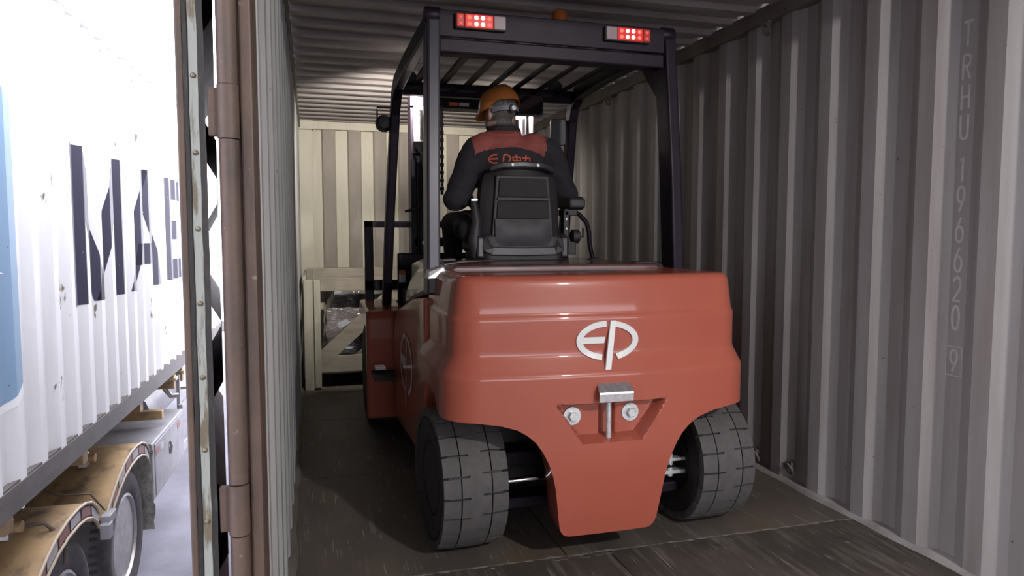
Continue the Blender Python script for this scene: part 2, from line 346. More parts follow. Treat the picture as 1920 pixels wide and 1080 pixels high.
# baseboards: bent steel angle at foot of the walls
for sd, nm in ((1, 'baseboard_right'), (-1, 'baseboard_left')):
    mb = MB(); A = []; B = []; Cc = []
    y = 0.10
    while y < CL:
        wob = 0.012 * math.sin(y * 9.1) * math.sin(y * 3.7) + random.uniform(-.002, .002)
        f = (lambda q: CW - q) if sd > 0 else (lambda q: q)
        A.append((f(0.020 + wob * 0.7), y, 0.002)); B.append((f(0.010 + wob * 0.9), y, 0.016 + abs(wob) * 0.5)); Cc.append((f(-0.036), y, 0.020 + abs(wob) * 0.8))
        y += 0.06
    mb.grid([A, B, Cc])
    struct(mb.build(nm, 'wall_paint' if sd > 0 else 'rail_paint', smooth=50), 'bent steel edging strip at the foot of the %s wall' % ('right' if sd > 0 else 'left'))
# lashing rings (children of the right wall)
def ring(c, parent, rr=0.028):
    mb = MB(); pts = [(c[0] - 0.012 * math.cos(t), c[1] + rr * math.sin(t) * 0.9, c[2] + rr * math.cos(t)) for t in [k * 2 * math.pi / 14 for k in range(15)]]
    mb.tube(pts, 0.006, 8); mb.box(c[0] - 0.004, c[0] + 0.02, c[1] - 0.016, c[1] + 0.016, c[2] + rr - 0.012, c[2] + rr + 0.012)
    return mb.build('lashing_ring', 'rail_paint', parent, smooth=40)
ORG[wr.name] = (0, 0, 0)
ring((CW - 0.03, 1.63, 2.265), wr); ring((CW + 0.005, 1.68, 0.055), wr, 0.03); ring((CW + 0.005, 1.40, 0.075), wr, 0.026)
ring((CW - 0.03, 3.6, 2.265), wr)
# stencilled number on the right wall
def text_mesh(ch, size, ext=0.0):
    cu = bpy.data.curves.new('t', 'FONT'); cu.body = ch; cu.size = size; cu.align_x = 'CENTER'; cu.fill_mode = 'FRONT'
    ob = bpy.data.objects.new('t', cu); COL.objects.link(ob)
    dg = bpy.context.evaluated_depsgraph_get(); me = bpy.data.meshes.new_from_object(ob.evaluated_get(dg))
    bpy.data.objects.remove(ob); return me
def stroke_poly(pts, wdt):
    out = []
    P = [Vector((p[0], p[1])) for p in pts]
    Ls, Rs = [], []
    for i, p in enumerate(P):
        a = P[max(i - 1, 0)]; b = P[min(i + 1, len(P) - 1)]; t = (b - a).normalized(); n = Vector((-t.y, t.x)) * wdt / 2
        Ls.append(p + n); Rs.append(p - n)
    for i in range(len(P) - 1): out.append([tuple(Ls[i]), tuple(Ls[i + 1]), tuple(Rs[i + 1]), tuple(Rs[i])])
    return out
def arc(cx, cy, rx, ry, a0, a1, n=12): return [(cx + rx * math.cos(R(lerp(a0, a1, i / n))), cy + ry * math.sin(R(lerp(a0, a1, i / n)))) for i in range(n + 1)]
GL = { # glyph strokes in a 0..1 (wide) x 0..1 (tall) box
 'T': [[(0, 1), (1, 1)], [(.5, 1), (.5, 0)]],
 'R': [[(.1, 0), (.1, 1)], [(.1, 1), (.5, 1)] + arc(.5, .77, .42, .23, 90, -90) + [(.1, .54)], [(.45, .54), (.95, 0)]],
 'H': [[(.08, 0), (.08, 1)], [(.92, 0), (.92, 1)], [(.08, .5), (.92, .5)]],
 'U': [[(.08, 1), (.08, .25)] + arc(.5, .25, .42, .25, 180, 360) + [(.92, 1)]],
 '1': [[(.25, .86), (.55, 1), (.55, 0)]],
 '9': [arc(.5, .68, .4, .32, 0, 360, 20), [(.9, .66), (.78, .4), (.35, 0)]],
 '6': [arc(.5, .32, .4, .32, 0, 360, 20), [(.1, .34), (.22, .6), (.65, 1)]],
 '2': [arc(.5, .73, .4, .27, 165, -20, 12) + [(.8, .5), (.1, 0), (.95, 0)]],
 '0': [arc(.5, .5, .4, .5, 0, 360, 24)]}
Ys = 0.536
for ch, zc in zip('TRHU196620', (1.95, 1.833, 1.727, 1.62, 1.468, 1.36, 1.247, 1.138, 1.029, 0.923)):
    mb = MB()
    for st in GL[ch]:
        for q in stroke_poly([(Ys + (0.5 - a) * 0.036, zc + (b - 0.5) * 0.088) for a, b in st], 0.0085):
            mb.add([(CW + 0.0354 - 0.0004 * GL[ch].index(st), y, z) for y, z in q], [(0, 1, 2, 3)])
    mb.build('stencil_character', 'stencil_paint', wr, fix=False)
mb = MB()
for st in GL['9']:
    for q in stroke_poly([(Ys + (0.5 - a) * 0.036, 0.763 + (b - 0.5) * 0.082) for a, b in st], 0.0085): mb.add([(CW + 0.0354 - 0.0004 * GL['9'].index(st), y, z) for y, z in q], [(0, 1, 2, 3)])
for st in ([(.503, .707), (.503, .815)], [(.569, .707), (.569, .815)], [(.503, .707), (.569, .707)], [(.503, .815), (.569, .815)]):
    for q in stroke_poly(st, 0.003): mb.add([(CW + 0.0352, y, z) for y, z in q], [(0, 1, 2, 3)])
mb.build('stencil_character', 'stencil_paint', wr, fix=False)

# the left container door, swung right back along the outside
dr = empty('door_1', (-0.09, -0.05, 0), R(6.8)); struct(dr, 'open container door folded back, seen on its gasket edge')
YD = -0.05
m = MB(); m.box(-0.136, -0.124, YD - 0.012, YD + 1.1, 0.02, 2.28); m.box(-0.124, -0.10, YD + 0.012, YD + 0.06, 0.02, 2.28); m.box(-0.124, -0.10, YD + 1.04, YD + 1.1, 0.02, 2.28)
m.build('door_frame', 'door_steel_brown', dr, bev=0.003)
m = MB(); pts = []
z = 0.02
while z < 2.28:
    for dz, dx in ((0, 0), (0.14, 0), (0.19, 0.028), (0.31, 0.028), (0.36, 0)): pts.append((z + dz, dx))
    z += 0.36
A = [(-0.098 + dx, YD + 0.06, min(z, 2.28)) for z, dx in pts]; B = [(-0.098 + dx, YD + 1.04, min(z, 2.28)) for z, dx in pts]
m.grid([A, B]); m.grid([[(-0.112, p[1], p[2]) for p in A], [(-0.112, p[1], p[2]) for p in B]])
m.build('door_panel', 'door_outer_red', dr, fix=False)
def strip(name, x0, x1, y0, y1, mt, wob=0.0):
    mb = MB(); rows = []
    for i in range(61):
        zz = 0.02 + i * 2.26 / 60; wv = wob * math.sin(i * 1.7) * math.sin(i * 0.63)
        rows.append([(x0 + wv, y1, zz), (x0 + wv, y0, zz), (x1 + wv, y0, zz), (x1 + wv, y1, zz)])
    mb.grid(rows); mb.grid([[r[0] for r in rows], [r[3] for r in rows]])
    return mb.build(name, mt, dr, smooth=35)
strip('gasket', -0.124, -0.112, YD - 0.002, YD + 0.03, 'gasket', 0.0012)
rs = strip('retainer_strip', -0.114, -0.099, YD - 0.006, YD + 0.02, 'retainer_strip', 0.0008)
strip('gasket', -0.100, -0.088, YD + 0.002, YD + 0.03, 'gasket', 0.0008)
for i in range(16):
    MB().lathe([(0.0005, -0.004), (0.0045, -0.002), (0.0055, 0.0)], (-0.1065, YD - 0.006, 0.10 + i * 0.142), 'y', 10).build('rivet', 'rivet_steel', rs, smooth=60)
# hinge rod on the post with knuckles and leaves
for (a, b) in ((0.02, 0.632), (0.738, 1.405), (1.508, 2.28)):
    MB().tube([(-0.0475, -0.05, a), (-0.0475, -0.05, b)], 0.0185, 16).build('hinge_rod', 'door_steel_brown', post, smooth=40)
for zc in (0.685, 1.457):
    h = MB().tube([(-0.0475, -0.05, zc - 0.05), (-0.0475, -0.05, zc + 0.05)], 0.020, 16).build('hinge', 'door_steel_brown', post, smooth=40)
    MB().box(-0.084, -0.05, -0.05, -0.036, zc - 0.046, zc + 0.046).build('hinge_leaf', 'door_steel_brown', h, bev=0.003)

# ================================================================== FORKLIFT
XC = 1.145
FO = (XC, 2.0, 0)
fk = empty('forklift', FO); tag(fk, 'orange red electric counterbalance forklift with black overhead guard inside the container', 'forklift')
Wd, YR, RY, UC = 0.613, 0.82, 0.125, 0.475
def yrear(u):
    a = abs(u); y = YR + 0.03 * min(a / UC, 1.3) ** 2
    if a > UC:
        t = min(1, (a - UC) / (Wd - UC)); y += RY * (1 - (1 - t ** 2.3) ** (1 / 2.3))
    return y
us = []
u = -Wd
while u < Wd - 1e-6:
    us.append(u); a = abs(u)
    u += 0.0035 if a < 0.30 else (0.004 if a > 0.57 else 0.011)
us.append(Wd)
plan = []
for i in range(12): plan.append((-Wd, lerp(1.48, yrear(Wd) + 0.005, i / 12)))
for q in us: plan.append((q, yrear(q)))
for i in range(1, 13): plan.append((Wd, lerp(yrear(Wd) + 0.005, 1.48, i / 12)))
nrm = []
for i in range(len(plan)):
    a = plan[max(i - 1, 0)]; b = plan[min(i + 1, len(plan) - 1)]
    t = Vector((b[0] - a[0], b[1] - a[1])).normalized(); nrm.append(Vector((-t.y, t.x)))
ZB = [(0, .122), (.155, .122), (.172, .126), (.184, .136), (.192, .152), (.198, .18), (.206, .24), (.216, .31), (.228, .365), (.244, .410), (.265, .452), (.29, .488), (.32, .516), (.36, .540), (.42, .558), (.5, .57), (.63, .575)]
def zbot(u, y):
    if abs(u) >= Wd - 1e-4 or y > 1.0: return lerp(0.577, 0.64, sstep((y - 1.0) / 0.12))
    return interp(abs(u), ZB)
INS = [(0, 0), (.722, 0), (.732, .003), (.742, .009), (.785, .031), (.795, .035), (.803, .036), (.926, .036), (.934, .038), (.942, .043), (1.02, .053), (1.05, .057), (1.064, .061), (1.073, .067), (1.079, .075), (1.082, .084), (1.083, .10)]
def recess(u, z):
    hw = lerp(0.118, 0.222, (z - 0.478) / 0.145)
    d = min((hw - abs(u)) * 0.85, z - 0.478, 0.622 - z)
    d2 = min(0.034 - abs(u), z - 0.47, 0.635 - z)
    return 0.062 * sstep(d / 0.014) + 0.02 * sstep(d2 / 0.010) * sstep(d / 0.014)
ZL = [.66, .685, .70, .715, .722, .727, .732, .737, .742, .75, .765, .785, .79, .795, .80, .803, .82, .85, .88, .90, .92, .926, .93, .934, .938, .942, .95, .97, 1.0, 1.02, 1.035, 1.045, 1.055, 1.062, 1.068, 1.074, 1.077, 1.08, 1.082, 1.083]
P = []
NLOW = 58
for (u, y), n in zip(plan, nrm):
    row = []; zb = zbot(u, y)
    zs = [lerp(zb, .66, i / NLOW) for i in range(NLOW)] + ZL
    for z in zs:
        o = interp(z, INS); q = Vector((u, y)) + n * o
        dy = 0.035 * max(0, (0.44 - z) / 0.32) ** 1.6
        if y < 1.0 and abs(u) < 0.3: dy += recess(u, z)
        row.append((XC + q.x, q.y + dy, z))
    P.append(row)
m = MB(); m.grid(P)
K = len(P)
deck = [p[-1] for p in P]
m.add(deck, [(i, i + 1, K - 2 - i, K - 1 - i) for i in range(K // 2 - 1)])
low = [p[0] for p in P]
m.grid([low, [(x, y if abs(x - XC) > Wd - .01 else y + 0.05, z + 0.0) if True else 0 for x, y, z in [(lerp(XC, a, 0.985), b + 0.02, c) for a, b, c in low]]])
m.grid([[(lerp(XC, a, 0.985), b + (0.02 if abs(a - XC) > Wd - .01 else 0.07), c) for a, b, c in low], [(lerp(XC, a, 0.93), b + (0.02 if abs(a - XC) > Wd - .01 else 0.16), c + 0.004) for a, b, c in low]])
cw = m.build('counterweight', 'forklift_red', fk, smooth=38, weld=0.0004)
# emblem strokes
def emblem(a, b, t):
    qs = []
    def band(a0, a1, n=22):
        for i in range(n):
            p, q = R(lerp(a0, a1, i / n)), R(lerp(a0, a1, (i + 1) / n))
            qs.append([(a * math.cos(p), b * math.sin(p)), (a * math.cos(q), b * math.sin(q)), ((a - t * 1.12) * math.cos(q), (b - t) * math.sin(q)), ((a - t * 1.12) * math.cos(p), (b - t) * math.sin(p))])
    band(93, 257)
    qs.append([(-a + t * .8, b * 0.19), (-.085 * a, b * 0.19), (-.125 * a, -b * 0.13), (-a + t * .8, -b * 0.13)])
    band(-72, 84)
    s0, s1, w2 = .085 * a, -.145 * a, t * 1.0
    qs.append([(s0 - .0 * a, b), (s0 + w2 * 1.02, b), (s1 + w2 * .95, -b * 1.42), (s1 - w2 * .1, -b * 1.42)])
    return qs
def surf_y(x, z):
    u = x - XC; o = interp(z, INS); return yrear(u) + o
m = MB()
for q in emblem(0.122, 0.072, 0.021):
    pts = [(XC + 0.0 - 0.012 + x, z + 0.845) for x, z in q]
    fr = [(x, surf_y(x, z) - 0.007, z) for x, z in pts]; bk = [(x, surf_y(x, z) + 0.002, z) for x, z in pts]
    m.add(fr + bk, [(0, 1, 2, 3), (7, 6, 5, 4), (0, 4, 5, 1), (1, 5, 6, 2), (2, 6, 7, 3), (3, 7, 4, 0)])
tag(m.build('emblem', 'logo_white', fk, smooth=30), 'raised white oval emblem')
# tow pin, bolts, latch
xl = XC - 0.004
tag(MB().tube([(xl, YR + 0.035, .47), (xl, YR + 0.035, .645)], 0.0105, 14).build('tow_pin', 'zinc', fk, smooth=40), 'grey tow pin')
for s_ in (-1, 1):
    bx, bz = XC - 0.022 + s_ * 0.116, 0.566
    b = MB().lathe([(0.034, 0.0), (0.035, -0.003), (0.034, -0.006), (0.018, -0.006)], (bx, YR + 0.064, bz), 'y', 26).build('bolt_washer', 'zinc', fk, smooth=40)
    MB().lathe([(0.0185, -0.004), (0.0185, -0.018), (0.016, -0.021), (0.012, -0.021)], (bx + 0.001, YR + 0.064, bz), 'y', 6).build('bolt_head', 'zinc', b)
m = MB(); prf = [(0.718, 0.022), (0.700, 0.008), (0.672, -0.028), (0.666, -0.034), (0.660, -0.035), (0.632, -0.033)]
hwf = lambda z: 0.066 if z < 0.675 else lerp(0.066, 0.050, (z - .675) / .043)
xa = XC - 0.003
A = [[(xa - hwf(z), YR + d, z) for z, d in prf], [(xa + hwf(z), YR + d, z) for z, d in prf]]
B = [[(xa - hwf(z), YR + d + .005, z - .003) for z, d in prf], [(xa + hwf(z), YR + d + .005, z - .003) for z, d in prf]]
m.grid(A); m.grid(B); m.grid([A[0], B[0]]); m.grid([A[1], B[1]]); m.add([A[0][-1], A[1][-1], B[1][-1], B[0][-1]], [(0, 1, 2, 3)])
tag(m.build('latch_plate', 'brushed_steel', fk, bev=0.002), 'bent steel latch plate')
# deck grip slot
m = MB(); m.prism([(XC + .0 + .13 * math.cos(t), 1.12 + .014 * math.sin(t)) for t in [k * math.pi / 10 for k in range(20)]], lambda a, b, d: (a, b, d), 1.081, 1.086)
o = m.build('deck_slot', 'matte_black', fk)
# chassis side panels, hood, side covers
for s_ in (-1, 1):
    f = lambda a, b, d, s_=s_: (XC + s_ * d, a, b)
    m = MB(); m.prism([(1.46, .25), (2.58, .172), (2.62, .30), (2.62, .66), (2.56, .76), (2.42, .82), (2.1, .88), (1.8, .93), (1.46, .965)], f, 0.53, 0.592)
    sp = m.build('side_panel', 'forklift_red', fk, bev=0.012, seg=3)
    if s_ < 0:
        m = MB()
        for q in emblem(0.235, 0.155, 0.024):
            m.add([(XC - 0.5945, 2.06 - y, z + 0.575) for y, z in q], [(0, 1, 2, 3)])
        tag(m.build('side_emblem', 'side_decal', sp, fix=False), 'pale side decal')
    m = MB(); m.prism([(1.44, .985), (1.44, 1.085), (1.52, 1.105), (1.70, 1.09), (1.95, 1.03), (2.12, .955), (2.16, .90), (2.10, .875), (1.85, .925)], f, 0.45, 0.585)
    tag(m.build('hood_side_cover', 'hood_grey', fk, bev=0.03, seg=4), 'glossy grey hood side cover')
m = MB(); m.prism([(XC - .52, .9), (XC + .52, .9), (XC + .52, 1.075), (XC + .46, 1.102), (XC - .46, 1.102), (XC - .52, 1.075)], lambda a, b, d: (a, d, b), 1.40, 2.36)
m.build('hood', 'forklift_deck', fk, bev=0.01)
box('chassis', (XC - .5, XC + .5, 1.46, 3.2, .16, .9), 'matte_black', fk)
# rear axle and linkage
m = MB(); m.box(XC - .44, XC + .44, 1.16, 1.26, .30, .36); m.box(XC - .44, XC + .44, 1.12, 1.24, .14, .185)
m.build('steer_axle', 'guard_black', fk, bev=0.008)
tag(MB().tube([(XC - .40, 1.10, .262), (XC - .22, 1.08, .275), (XC + .22, 1.08, .275), (XC + .40, 1.10, .262)], 0.011, 12).build('tie_rod', 'chrome', fk, smooth=40), 'chromed steering tie rod')
for s_ in (-1, 1):
    m = MB(); m.box(XC + s_ * .41 - .06, XC + s_ * .41 + .06, 1.085, 1.12, .232, .247); m.box(XC + s_ * .42 - .05, XC + s_ * .42 + .05, 1.085, 1.12, .286, .298)
    m.tube([(XC + s_ * .385, 1.10, .22), (XC + s_ * .385, 1.10, .315)], .012, 12)
    m.build('steer_knuckle', 'zinc', fk, smooth=40)
box('wheel_well', (XC - .40, XC + .40, 1.30, 1.44, .12, .62), 'matte_black', fk)
# tyres
TR, TW, NB = 0.275, 0.245, 22
def wheel(u, y, rz):
    root = bpy.data.objects.new('tyre', None)
    t = MB().lathe([(0.14, -TW / 2 + .012), (0.20, -TW / 2), (TR - .035, -TW / 2), (TR - .014, -TW / 2 + .022), (TR - .013, TW / 2 - .022), (TR - .035, TW / 2), (.20, TW / 2), (.14, TW / 2 - .012)], (0, 0, 0), 'x', 88).build('tyre', 'rubber_dark', None, smooth=40)
    t.parent = fk; t.location = (XC + u - FO[0], y - FO[1], TR); t.rotation_euler = (0, 0, rz); ORG[t.name] = (0, 0, 0)
    # one shoulder block and one centre block, shared round the tyre
    da = 2 * math.pi / NB
    def pt(x, r, a): return (x, r * math.sin(a), r * math.cos(a))
    def blk(x0, x1, a0, a1, r0, n=3, drop0=0, drop1=0):
        mb = MB(); A = []
        for i in range(n + 1):
            a = lerp(a0, a1, i / n); A.append([pt(x0, r0, a), pt(x0, TR - drop0, a), pt(x1, TR - drop1, a), pt(x1, r0, a)])
        mb.grid(A); mb.add(A[0], [(0, 1, 2, 3)]); mb.add(A[-1], [(3, 2, 1, 0)])
        return mb
    b1 = TW * 0.235
    L = blk(-TW / 2, -b1 - .0025, -da * .445, da * .445, TR - .045, 3, .006, .0).build('tread_block', 'rubber', t)
    Rr = blk(b1 + .0025, TW / 2, -da * .445 + da * .12, da * .445 + da * .12, TR - .045, 3, .0, .006).build('tread_block', 'rubber', t)
    for k in range(1, NB):
        share(L, t, rot=(-k * da, 0, 0)); share(Rr, t, rot=(-k * da, 0, 0))
    mb = MB()
    for k in range(NB):
        c = k * da
        for x0, x1, g, off in ((-b1 + .0025, -b1 * .42, .455, 0), (-b1 * .42, b1 * .42, .5, 0), (b1 * .42, b1 - .0025, .455, .12)):
            q = blk(x0, x1, c - da * g + da * off, c + da * g + da * off, TR - .03); mb.add(q.v, q.f)
    mb.build('tread_band', 'rubber', t)
    rim = MB().lathe([(0.142, -.10), (.15, -.112), (.138, -.112), (.128, -.06), (.07, -.05), (.065, -.085), (.03, -.09)], (0, 0, 0), 'x', 40).build('rim', 'guard_black', t, smooth=35)
    MB().lathe([(0.142, .10), (.15, .112), (.138, .112), (.128, .06), (.07, .05), (.03, .05)], (0, 0, 0), 'x', 40).build('rim', 'guard_black', t, smooth=35)
    return t
wheel(-0.497, 1.205, R(3)); wheel(0.553, 1.205, R(3))
# front fenders and wheels
for s_ in (-1, 1):
    f = lambda a, b, d, s_=s_: (XC + s_ * d, a, b)
    m = MB(); m.prism([(2.74, .125), (2.72, .30), (2.70, .62), (2.70, .74), (2.74, .785), (3.34, .80), (3.42, .76), (3.42, .70), (2.82, .72), (2.79, .60), (2.80, .125)], f, 0.50, 0.742)
    ff = m.build('front_fender', 'forklift_red', fk, bev=0.018, seg=3)
    t = MB().lathe([(0.17, -.12), (.30, -.12), (.33, -.10), (.335, 0), (.33, .10), (.30, .12), (.17, .12)], (XC + s_ * .60, 3.18, .335), 'x', 48).build('front_tyre', 'rubber_dark', fk, smooth=35)
    m = MB(); m.box(XC + s_ * .62 - .10, XC + s_ * .62 + .10, 2.46, 2.72, .41, .43)
    m.build('step_plate', 'matte_black', fk, bev=0.004)
m = MB(); m.box(XC - .705, XC - .64, 2.60, 2.66, .445, .47); m.build('step_clip', 'chrome', fk, bev=0.004)
# cowl, dash, floor plate
box('cowl', (XC - .52, XC + .52, 2.98, 3.04, .30, 1.12), 'guard_black', fk, 0.01)
m = MB(); m.box(XC - .515, XC - .475, 2.974, 2.979, .985, 1.01); m.build('warning_sticker', 'sticker_orange', fk)
m = MB(); m.box(XC - .515, XC - .475, 2.974, 2.979, .935, .984); m.build('warning_sticker', 'sticker_white', fk)
# overhead guard
GZ = 2.125
for s_ in (-1, 1):
    o = MB().sweep([(XC + s_ * .563, 1.42, .98), (XC + s_ * .556, 1.45, 1.5), (XC + s_ * .542, 1.50, 2.12)], .055, .12).build('rear_pillar', 'guard_steel' if s_ < 0 else 'guard_black', fk, bev=0.010, seg=3)
    MB().sweep([(XC + s_ * .544, 1.50, 2.115), (XC + s_ * .547, 2.2, 2.12), (XC + s_ * .55, 2.60, 2.10), (XC + s_ * .552, 2.70, 2.045), (XC + s_ * .556, 2.75, 1.95), (XC + s_ * .575, 2.90, 1.4), (XC + s_ * .592, 3.05, .72)], .055, .085).build('front_pillar', 'guard_black', fk, bev=0.010, seg=3)
    MB().lathe([(.012, -.036), (.03, -.034), (.034, -.028), (.034, .028), (.03, .034), (.012, .036)], (XC + s_ * .542, 1.485, 2.145), 'x', 24).build('pillar_cap', 'guard_black', fk, smooth=40)
    m = MB(); m.prism([(1.44, 2.09), (1.75, 2.09), (1.49, 1.82)], lambda a, b, d, s_=s_: (XC + s_ * d, a, b), .525, .56)
    if s_ > 0: m.build('corner_gusset', 'guard_black', fk)
    if s_ < 0:
        m = MB(); m.hexa([(XC - .60, 1.33, 1.05), (XC - .50, 1.33, 1.05), (XC - .50, 1.40, 1.05), (XC - .60, 1.40, 1.05), (XC - .592, 1.345, 1.085), (XC - .525, 1.345, 1.105), (XC - .525, 1.38, 1.11), (XC - .592, 1.38, 1.09)])
        m.build('pillar_foot', 'brushed_steel', fk, bev=0.008, seg=3)
m = MB(); m.box(XC - .52, XC + .52, 1.452, 1.466, 2.055, 2.165); m.build('rear_light_bar', 'guard_black', fk, bev=0.004)
m = MB(); m.box(XC - .52, XC + .52, 1.455, 1.535, 1.99, 2.052); m.build('rear_crossbar', 'guard_black', fk, bev=0.008)
m = MB(); m.box(XC - .53, XC + .53, 2.655, 2.72, 2.05, 2.125); m.build('front_crossbar', 'guard_black', fk, bev=0.01)
for k in range(7):
    ux = -.445 + k * .148
    c = Vector((XC + ux, 0, 2.11)); a = R(20); hw, ht = .026, .007
    p = []
    for y in (1.54, 2.66):
        p += [(c.x + hw * e * math.cos(a) - ht * g * math.sin(a), y, c.z + hw * e * math.sin(a) + ht * g * math.cos(a)) for e, g in ((-1, -1), (1, -1), (1, 1), (-1, 1))]
    MB().hexa(p).build('roof_bar', 'guard_black', fk)
# tail lamps
for s_, uu in ((-1, -.345), (1, .325)):
    zc = 2.118; x0 = XC + uu
    hs = MB().box(x0 - .11, x0 + .11, 1.428, 1.453, zc - .032, zc + .032).build('tail_lamp', 'matte_black', fk, bev=0.006)
    for a, b, mt in ((-.106, -.072, 'lens_amber_dark'), (-.070, .052, 'lens_red'), (.054, .106, 'lens_clear')):
        p, q = sorted((x0 - s_ * a * -1 if s_ > 0 and False else x0 + (a if s_ < 0 else -a), x0 + (b if s_ < 0 else -b)))
        MB().box(p, q, 1.421, 1.43, zc - .028, zc + .028).build('lens', mt, hs, bev=0.004)
    for r_ in range(2):
        for c_ in range(6):
            a = -.088 + c_ * .0295 if c_ else -.089
            hot = c_ in (2, 3); mt = 'led_hot' if hot else ('led_dim' if c_ == 0 else 'led_red')
            if c_ == 5: continue
            a = (-.089, -.052, -.022, .006, .034)[c_]
            xx = x0 + (a if s_ < 0 else -a)
            MB().lathe([(.0035, -.004), (.0085, -.0015), (.0095, .002)], (xx, 1.421, zc - .013 + r_ * .026), 'y', 12).build('led', mt, hs, smooth=50)
# beacon
bc = MB().lathe([(.04, 0), (.042, .012), (.036, .02)], (XC + .07, 1.62, 2.165), 'z', 24).build('beacon_base', 'matte_black', fk, smooth=40)
MB().lathe([(.036, .018), (.037, .06), (.033, .082), (.02, .093), (.004, .096)], (XC + .07, 1.62, 2.165), 'z', 24).build('beacon_dome', 'beacon_amber', bc, smooth=50)
# mirrors and work lamps
def rrect(cx, cz, w_, h_, r_, n=5):
    out = []
    for sx, sz, a0 in ((1, 1, 0), (-1, 1, 90), (-1, -1, 180), (1, -1, 270)):
        out += arc(cx + sx * (w_ / 2 - r_), cz + sz * (h_ / 2 - r_), r_, r_, a0, a0 + 90, n)
    return out
def mirror(cx, y, cz, w_, h_, stem, glass=True):
    m = MB(); m.prism(rrect(cx, cz, w_, h_, .02), lambda a, b, d: (a, d, b), y, y + .03)
    o = m.build('mirror', 'mirror_back', fk, bev=0.004)
    if glass:
        m = MB(); m.prism(rrect(cx, cz, w_ - .016, h_ - .016, .015), lambda a, b, d: (a, d, b), y - .002, y); m.build('mirror_glass', 'mirror_glass', o)
    MB().tube(stem, .008, 8).build('mirror_stem', 'matte_black', o, smooth=40)
mirror(XC + .215, 2.56, 2.005, .185, .125, [(XC + .17, 2.575, 2.06), (XC + .17, 2.62, 2.11)])
mirror(XC + .475, 2.76, 1.885, .10, .165, [(XC + .475, 2.78, 1.95), (XC + .53, 2.80, 1.955), (XC + .55, 2.80, 1.93)], False)
def work_lamp(u, y, z, aim, power, spot, blend=0.3):
    c = Vector((XC + u, y, z))
    o = MB().lathe([(.012, -.05), (.035, -.045), (.045, -.02), (.05, .02), (.05, .028)], c, 'y', 24).build('work_lamp', 'matte_black', fk, smooth=40)
    MB().lathe([(.046, .026), (.044, .031), (.01, .034)], c, 'y', 24).build('lamp_glass', 'lamp_glass' if power else 'lens_clear', o, smooth=40)
    MB().tube([c + Vector((0, -.03, 0)), c + Vector((.05 if u < 0 else -.05, -.02, -.01))], .012, 8).build('lamp_bracket', 'matte_black', o, smooth=40)
    if not power: return
    l = bpy.data.lights.new('work_lamp_light', 'SPOT'); l.energy = power; l.spot_size = R(spot); l.spot_blend = blend; l.shadow_soft_size = .045; l.color = (1, .93, .82)
    lo = bpy.data.objects.new('work_lamp_light', l); COL.objects.link(lo); lo.parent = o
    lo.location = c + Vector((0, .05, 0)) - Vector(ORG[fk.name]); lo.rotation_euler = Vector(aim).to_track_quat('-Z', 'Y').to_euler()
work_lamp(-.615, 2.80, 1.90, None, 0, 0)
work_lamp(-.46, 2.80, 2.168, (-.02, 1, -.42), 270, 82, 0.5)
work_lamp(.46, 2.80, 2.168, (-.10, 1, -.40), 170, 84, 1.0)
m = MB()
for st in ([(XC - .655, 2.80, 1.965), (XC - .655, 2.80, 1.99), (XC - .575, 2.80, 1.99)], [(XC - .655, 2.80, 1.965), (XC - .655, 2.80, 1.86)]): m.tube(st, .005, 6)
m.build('lamp_guard', 'matte_black', fk)
# mast
MY = 3.10
for s_ in (-1, 1):
    for (a, b, y0, y1, mt, nm) in ((.31, .345, MY, MY + .13, 'guard_black', 'mast_channel'),):
        m = MB(); m.box(XC + s_ * .41 - .006, XC + s_ * .41 + .006, MY, MY + .14, .08, 2.10)
        m.box(min(XC + s_ * .41, XC + s_ * .345), max(XC + s_ * .41, XC + s_ * .345), MY, MY + .018, .08, 2.10)
        m.box(min(XC + s_ * .41, XC + s_ * .345), max(XC + s_ * .41, XC + s_ * .345), MY + .122, MY + .14, .08, 2.10)
        m.build(nm, 'guard_black', fk, bev=0.003)
    MB().box(min(XC + s_ * .40, XC + s_ * .28), max(XC + s_ * .40, XC + s_ * .28), MY - .03, MY - .022, 1.835, 2.06).build('mast_plate', 'mast_silver', fk, bev=0.003)
    MB().tube([(XC + s_ * .355, MY - .06, 1.84), (XC + s_ * .355, MY - .06, 2.03)], .011, 12).build('cylinder_rod', 'chrome', fk, smooth=40)
    MB().tube([(XC + s_ * .285, MY - .05, 1.80), (XC + s_ * .285, MY - .05, 2.0)], .014, 12).build('cylinder_rod', 'chrome', fk, smooth=40)
    MB().tube([(XC + s_ * .30, MY - .05, .3), (XC + s_ * .30, MY - .05, 1.78)], .028, 16).build('lift_cylinder', 'matte_black', fk, smooth=40)
    MB().tube([(XC + s_ * .36, MY - .05, .3), (XC + s_ * .36, MY - .05, 1.70)], .022, 16).build('lift_cylinder', 'guard_black', fk, smooth=40)
    m = MB(); m.box(XC + s_ * .33 - .075, XC + s_ * .33 + .075, MY - .07, MY + .01, 1.755, 1.83); m.build('mast_bracket', 'matte_black', fk, bev=0.004)
    m = MB()
    for k in range(22): m.box(XC + s_ * .215 - (.012 if k % 2 else .008), XC + s_ * .215 + (.012 if k % 2 else .008), MY - .02, MY, 1.5 + k * .026, 1.524 + k * .026)
    m.build('lift_chain', 'matte_black', fk)
MB().box(XC - .42, XC + .42, MY - .02, MY + .12, 2.06, 2.135).build('mast_crossbeam', 'guard_black', fk, bev=0.005)
MB().box(XC - .165, XC - .105, MY - .024, MY - .0205, 2.075, 2.098).build('mast_sticker', 'sticker_orange', fk)
MB().box(XC - .10, XC - .035, MY - .024, MY - .0205, 2.075, 2.098).build('mast_sticker', 'sticker_white', fk)
MB().box(XC - .40, XC + .40, MY, MY + .10, 1.16, 1.22).build('mast_crossbeam', 'guard_black', fk, bev=0.005)
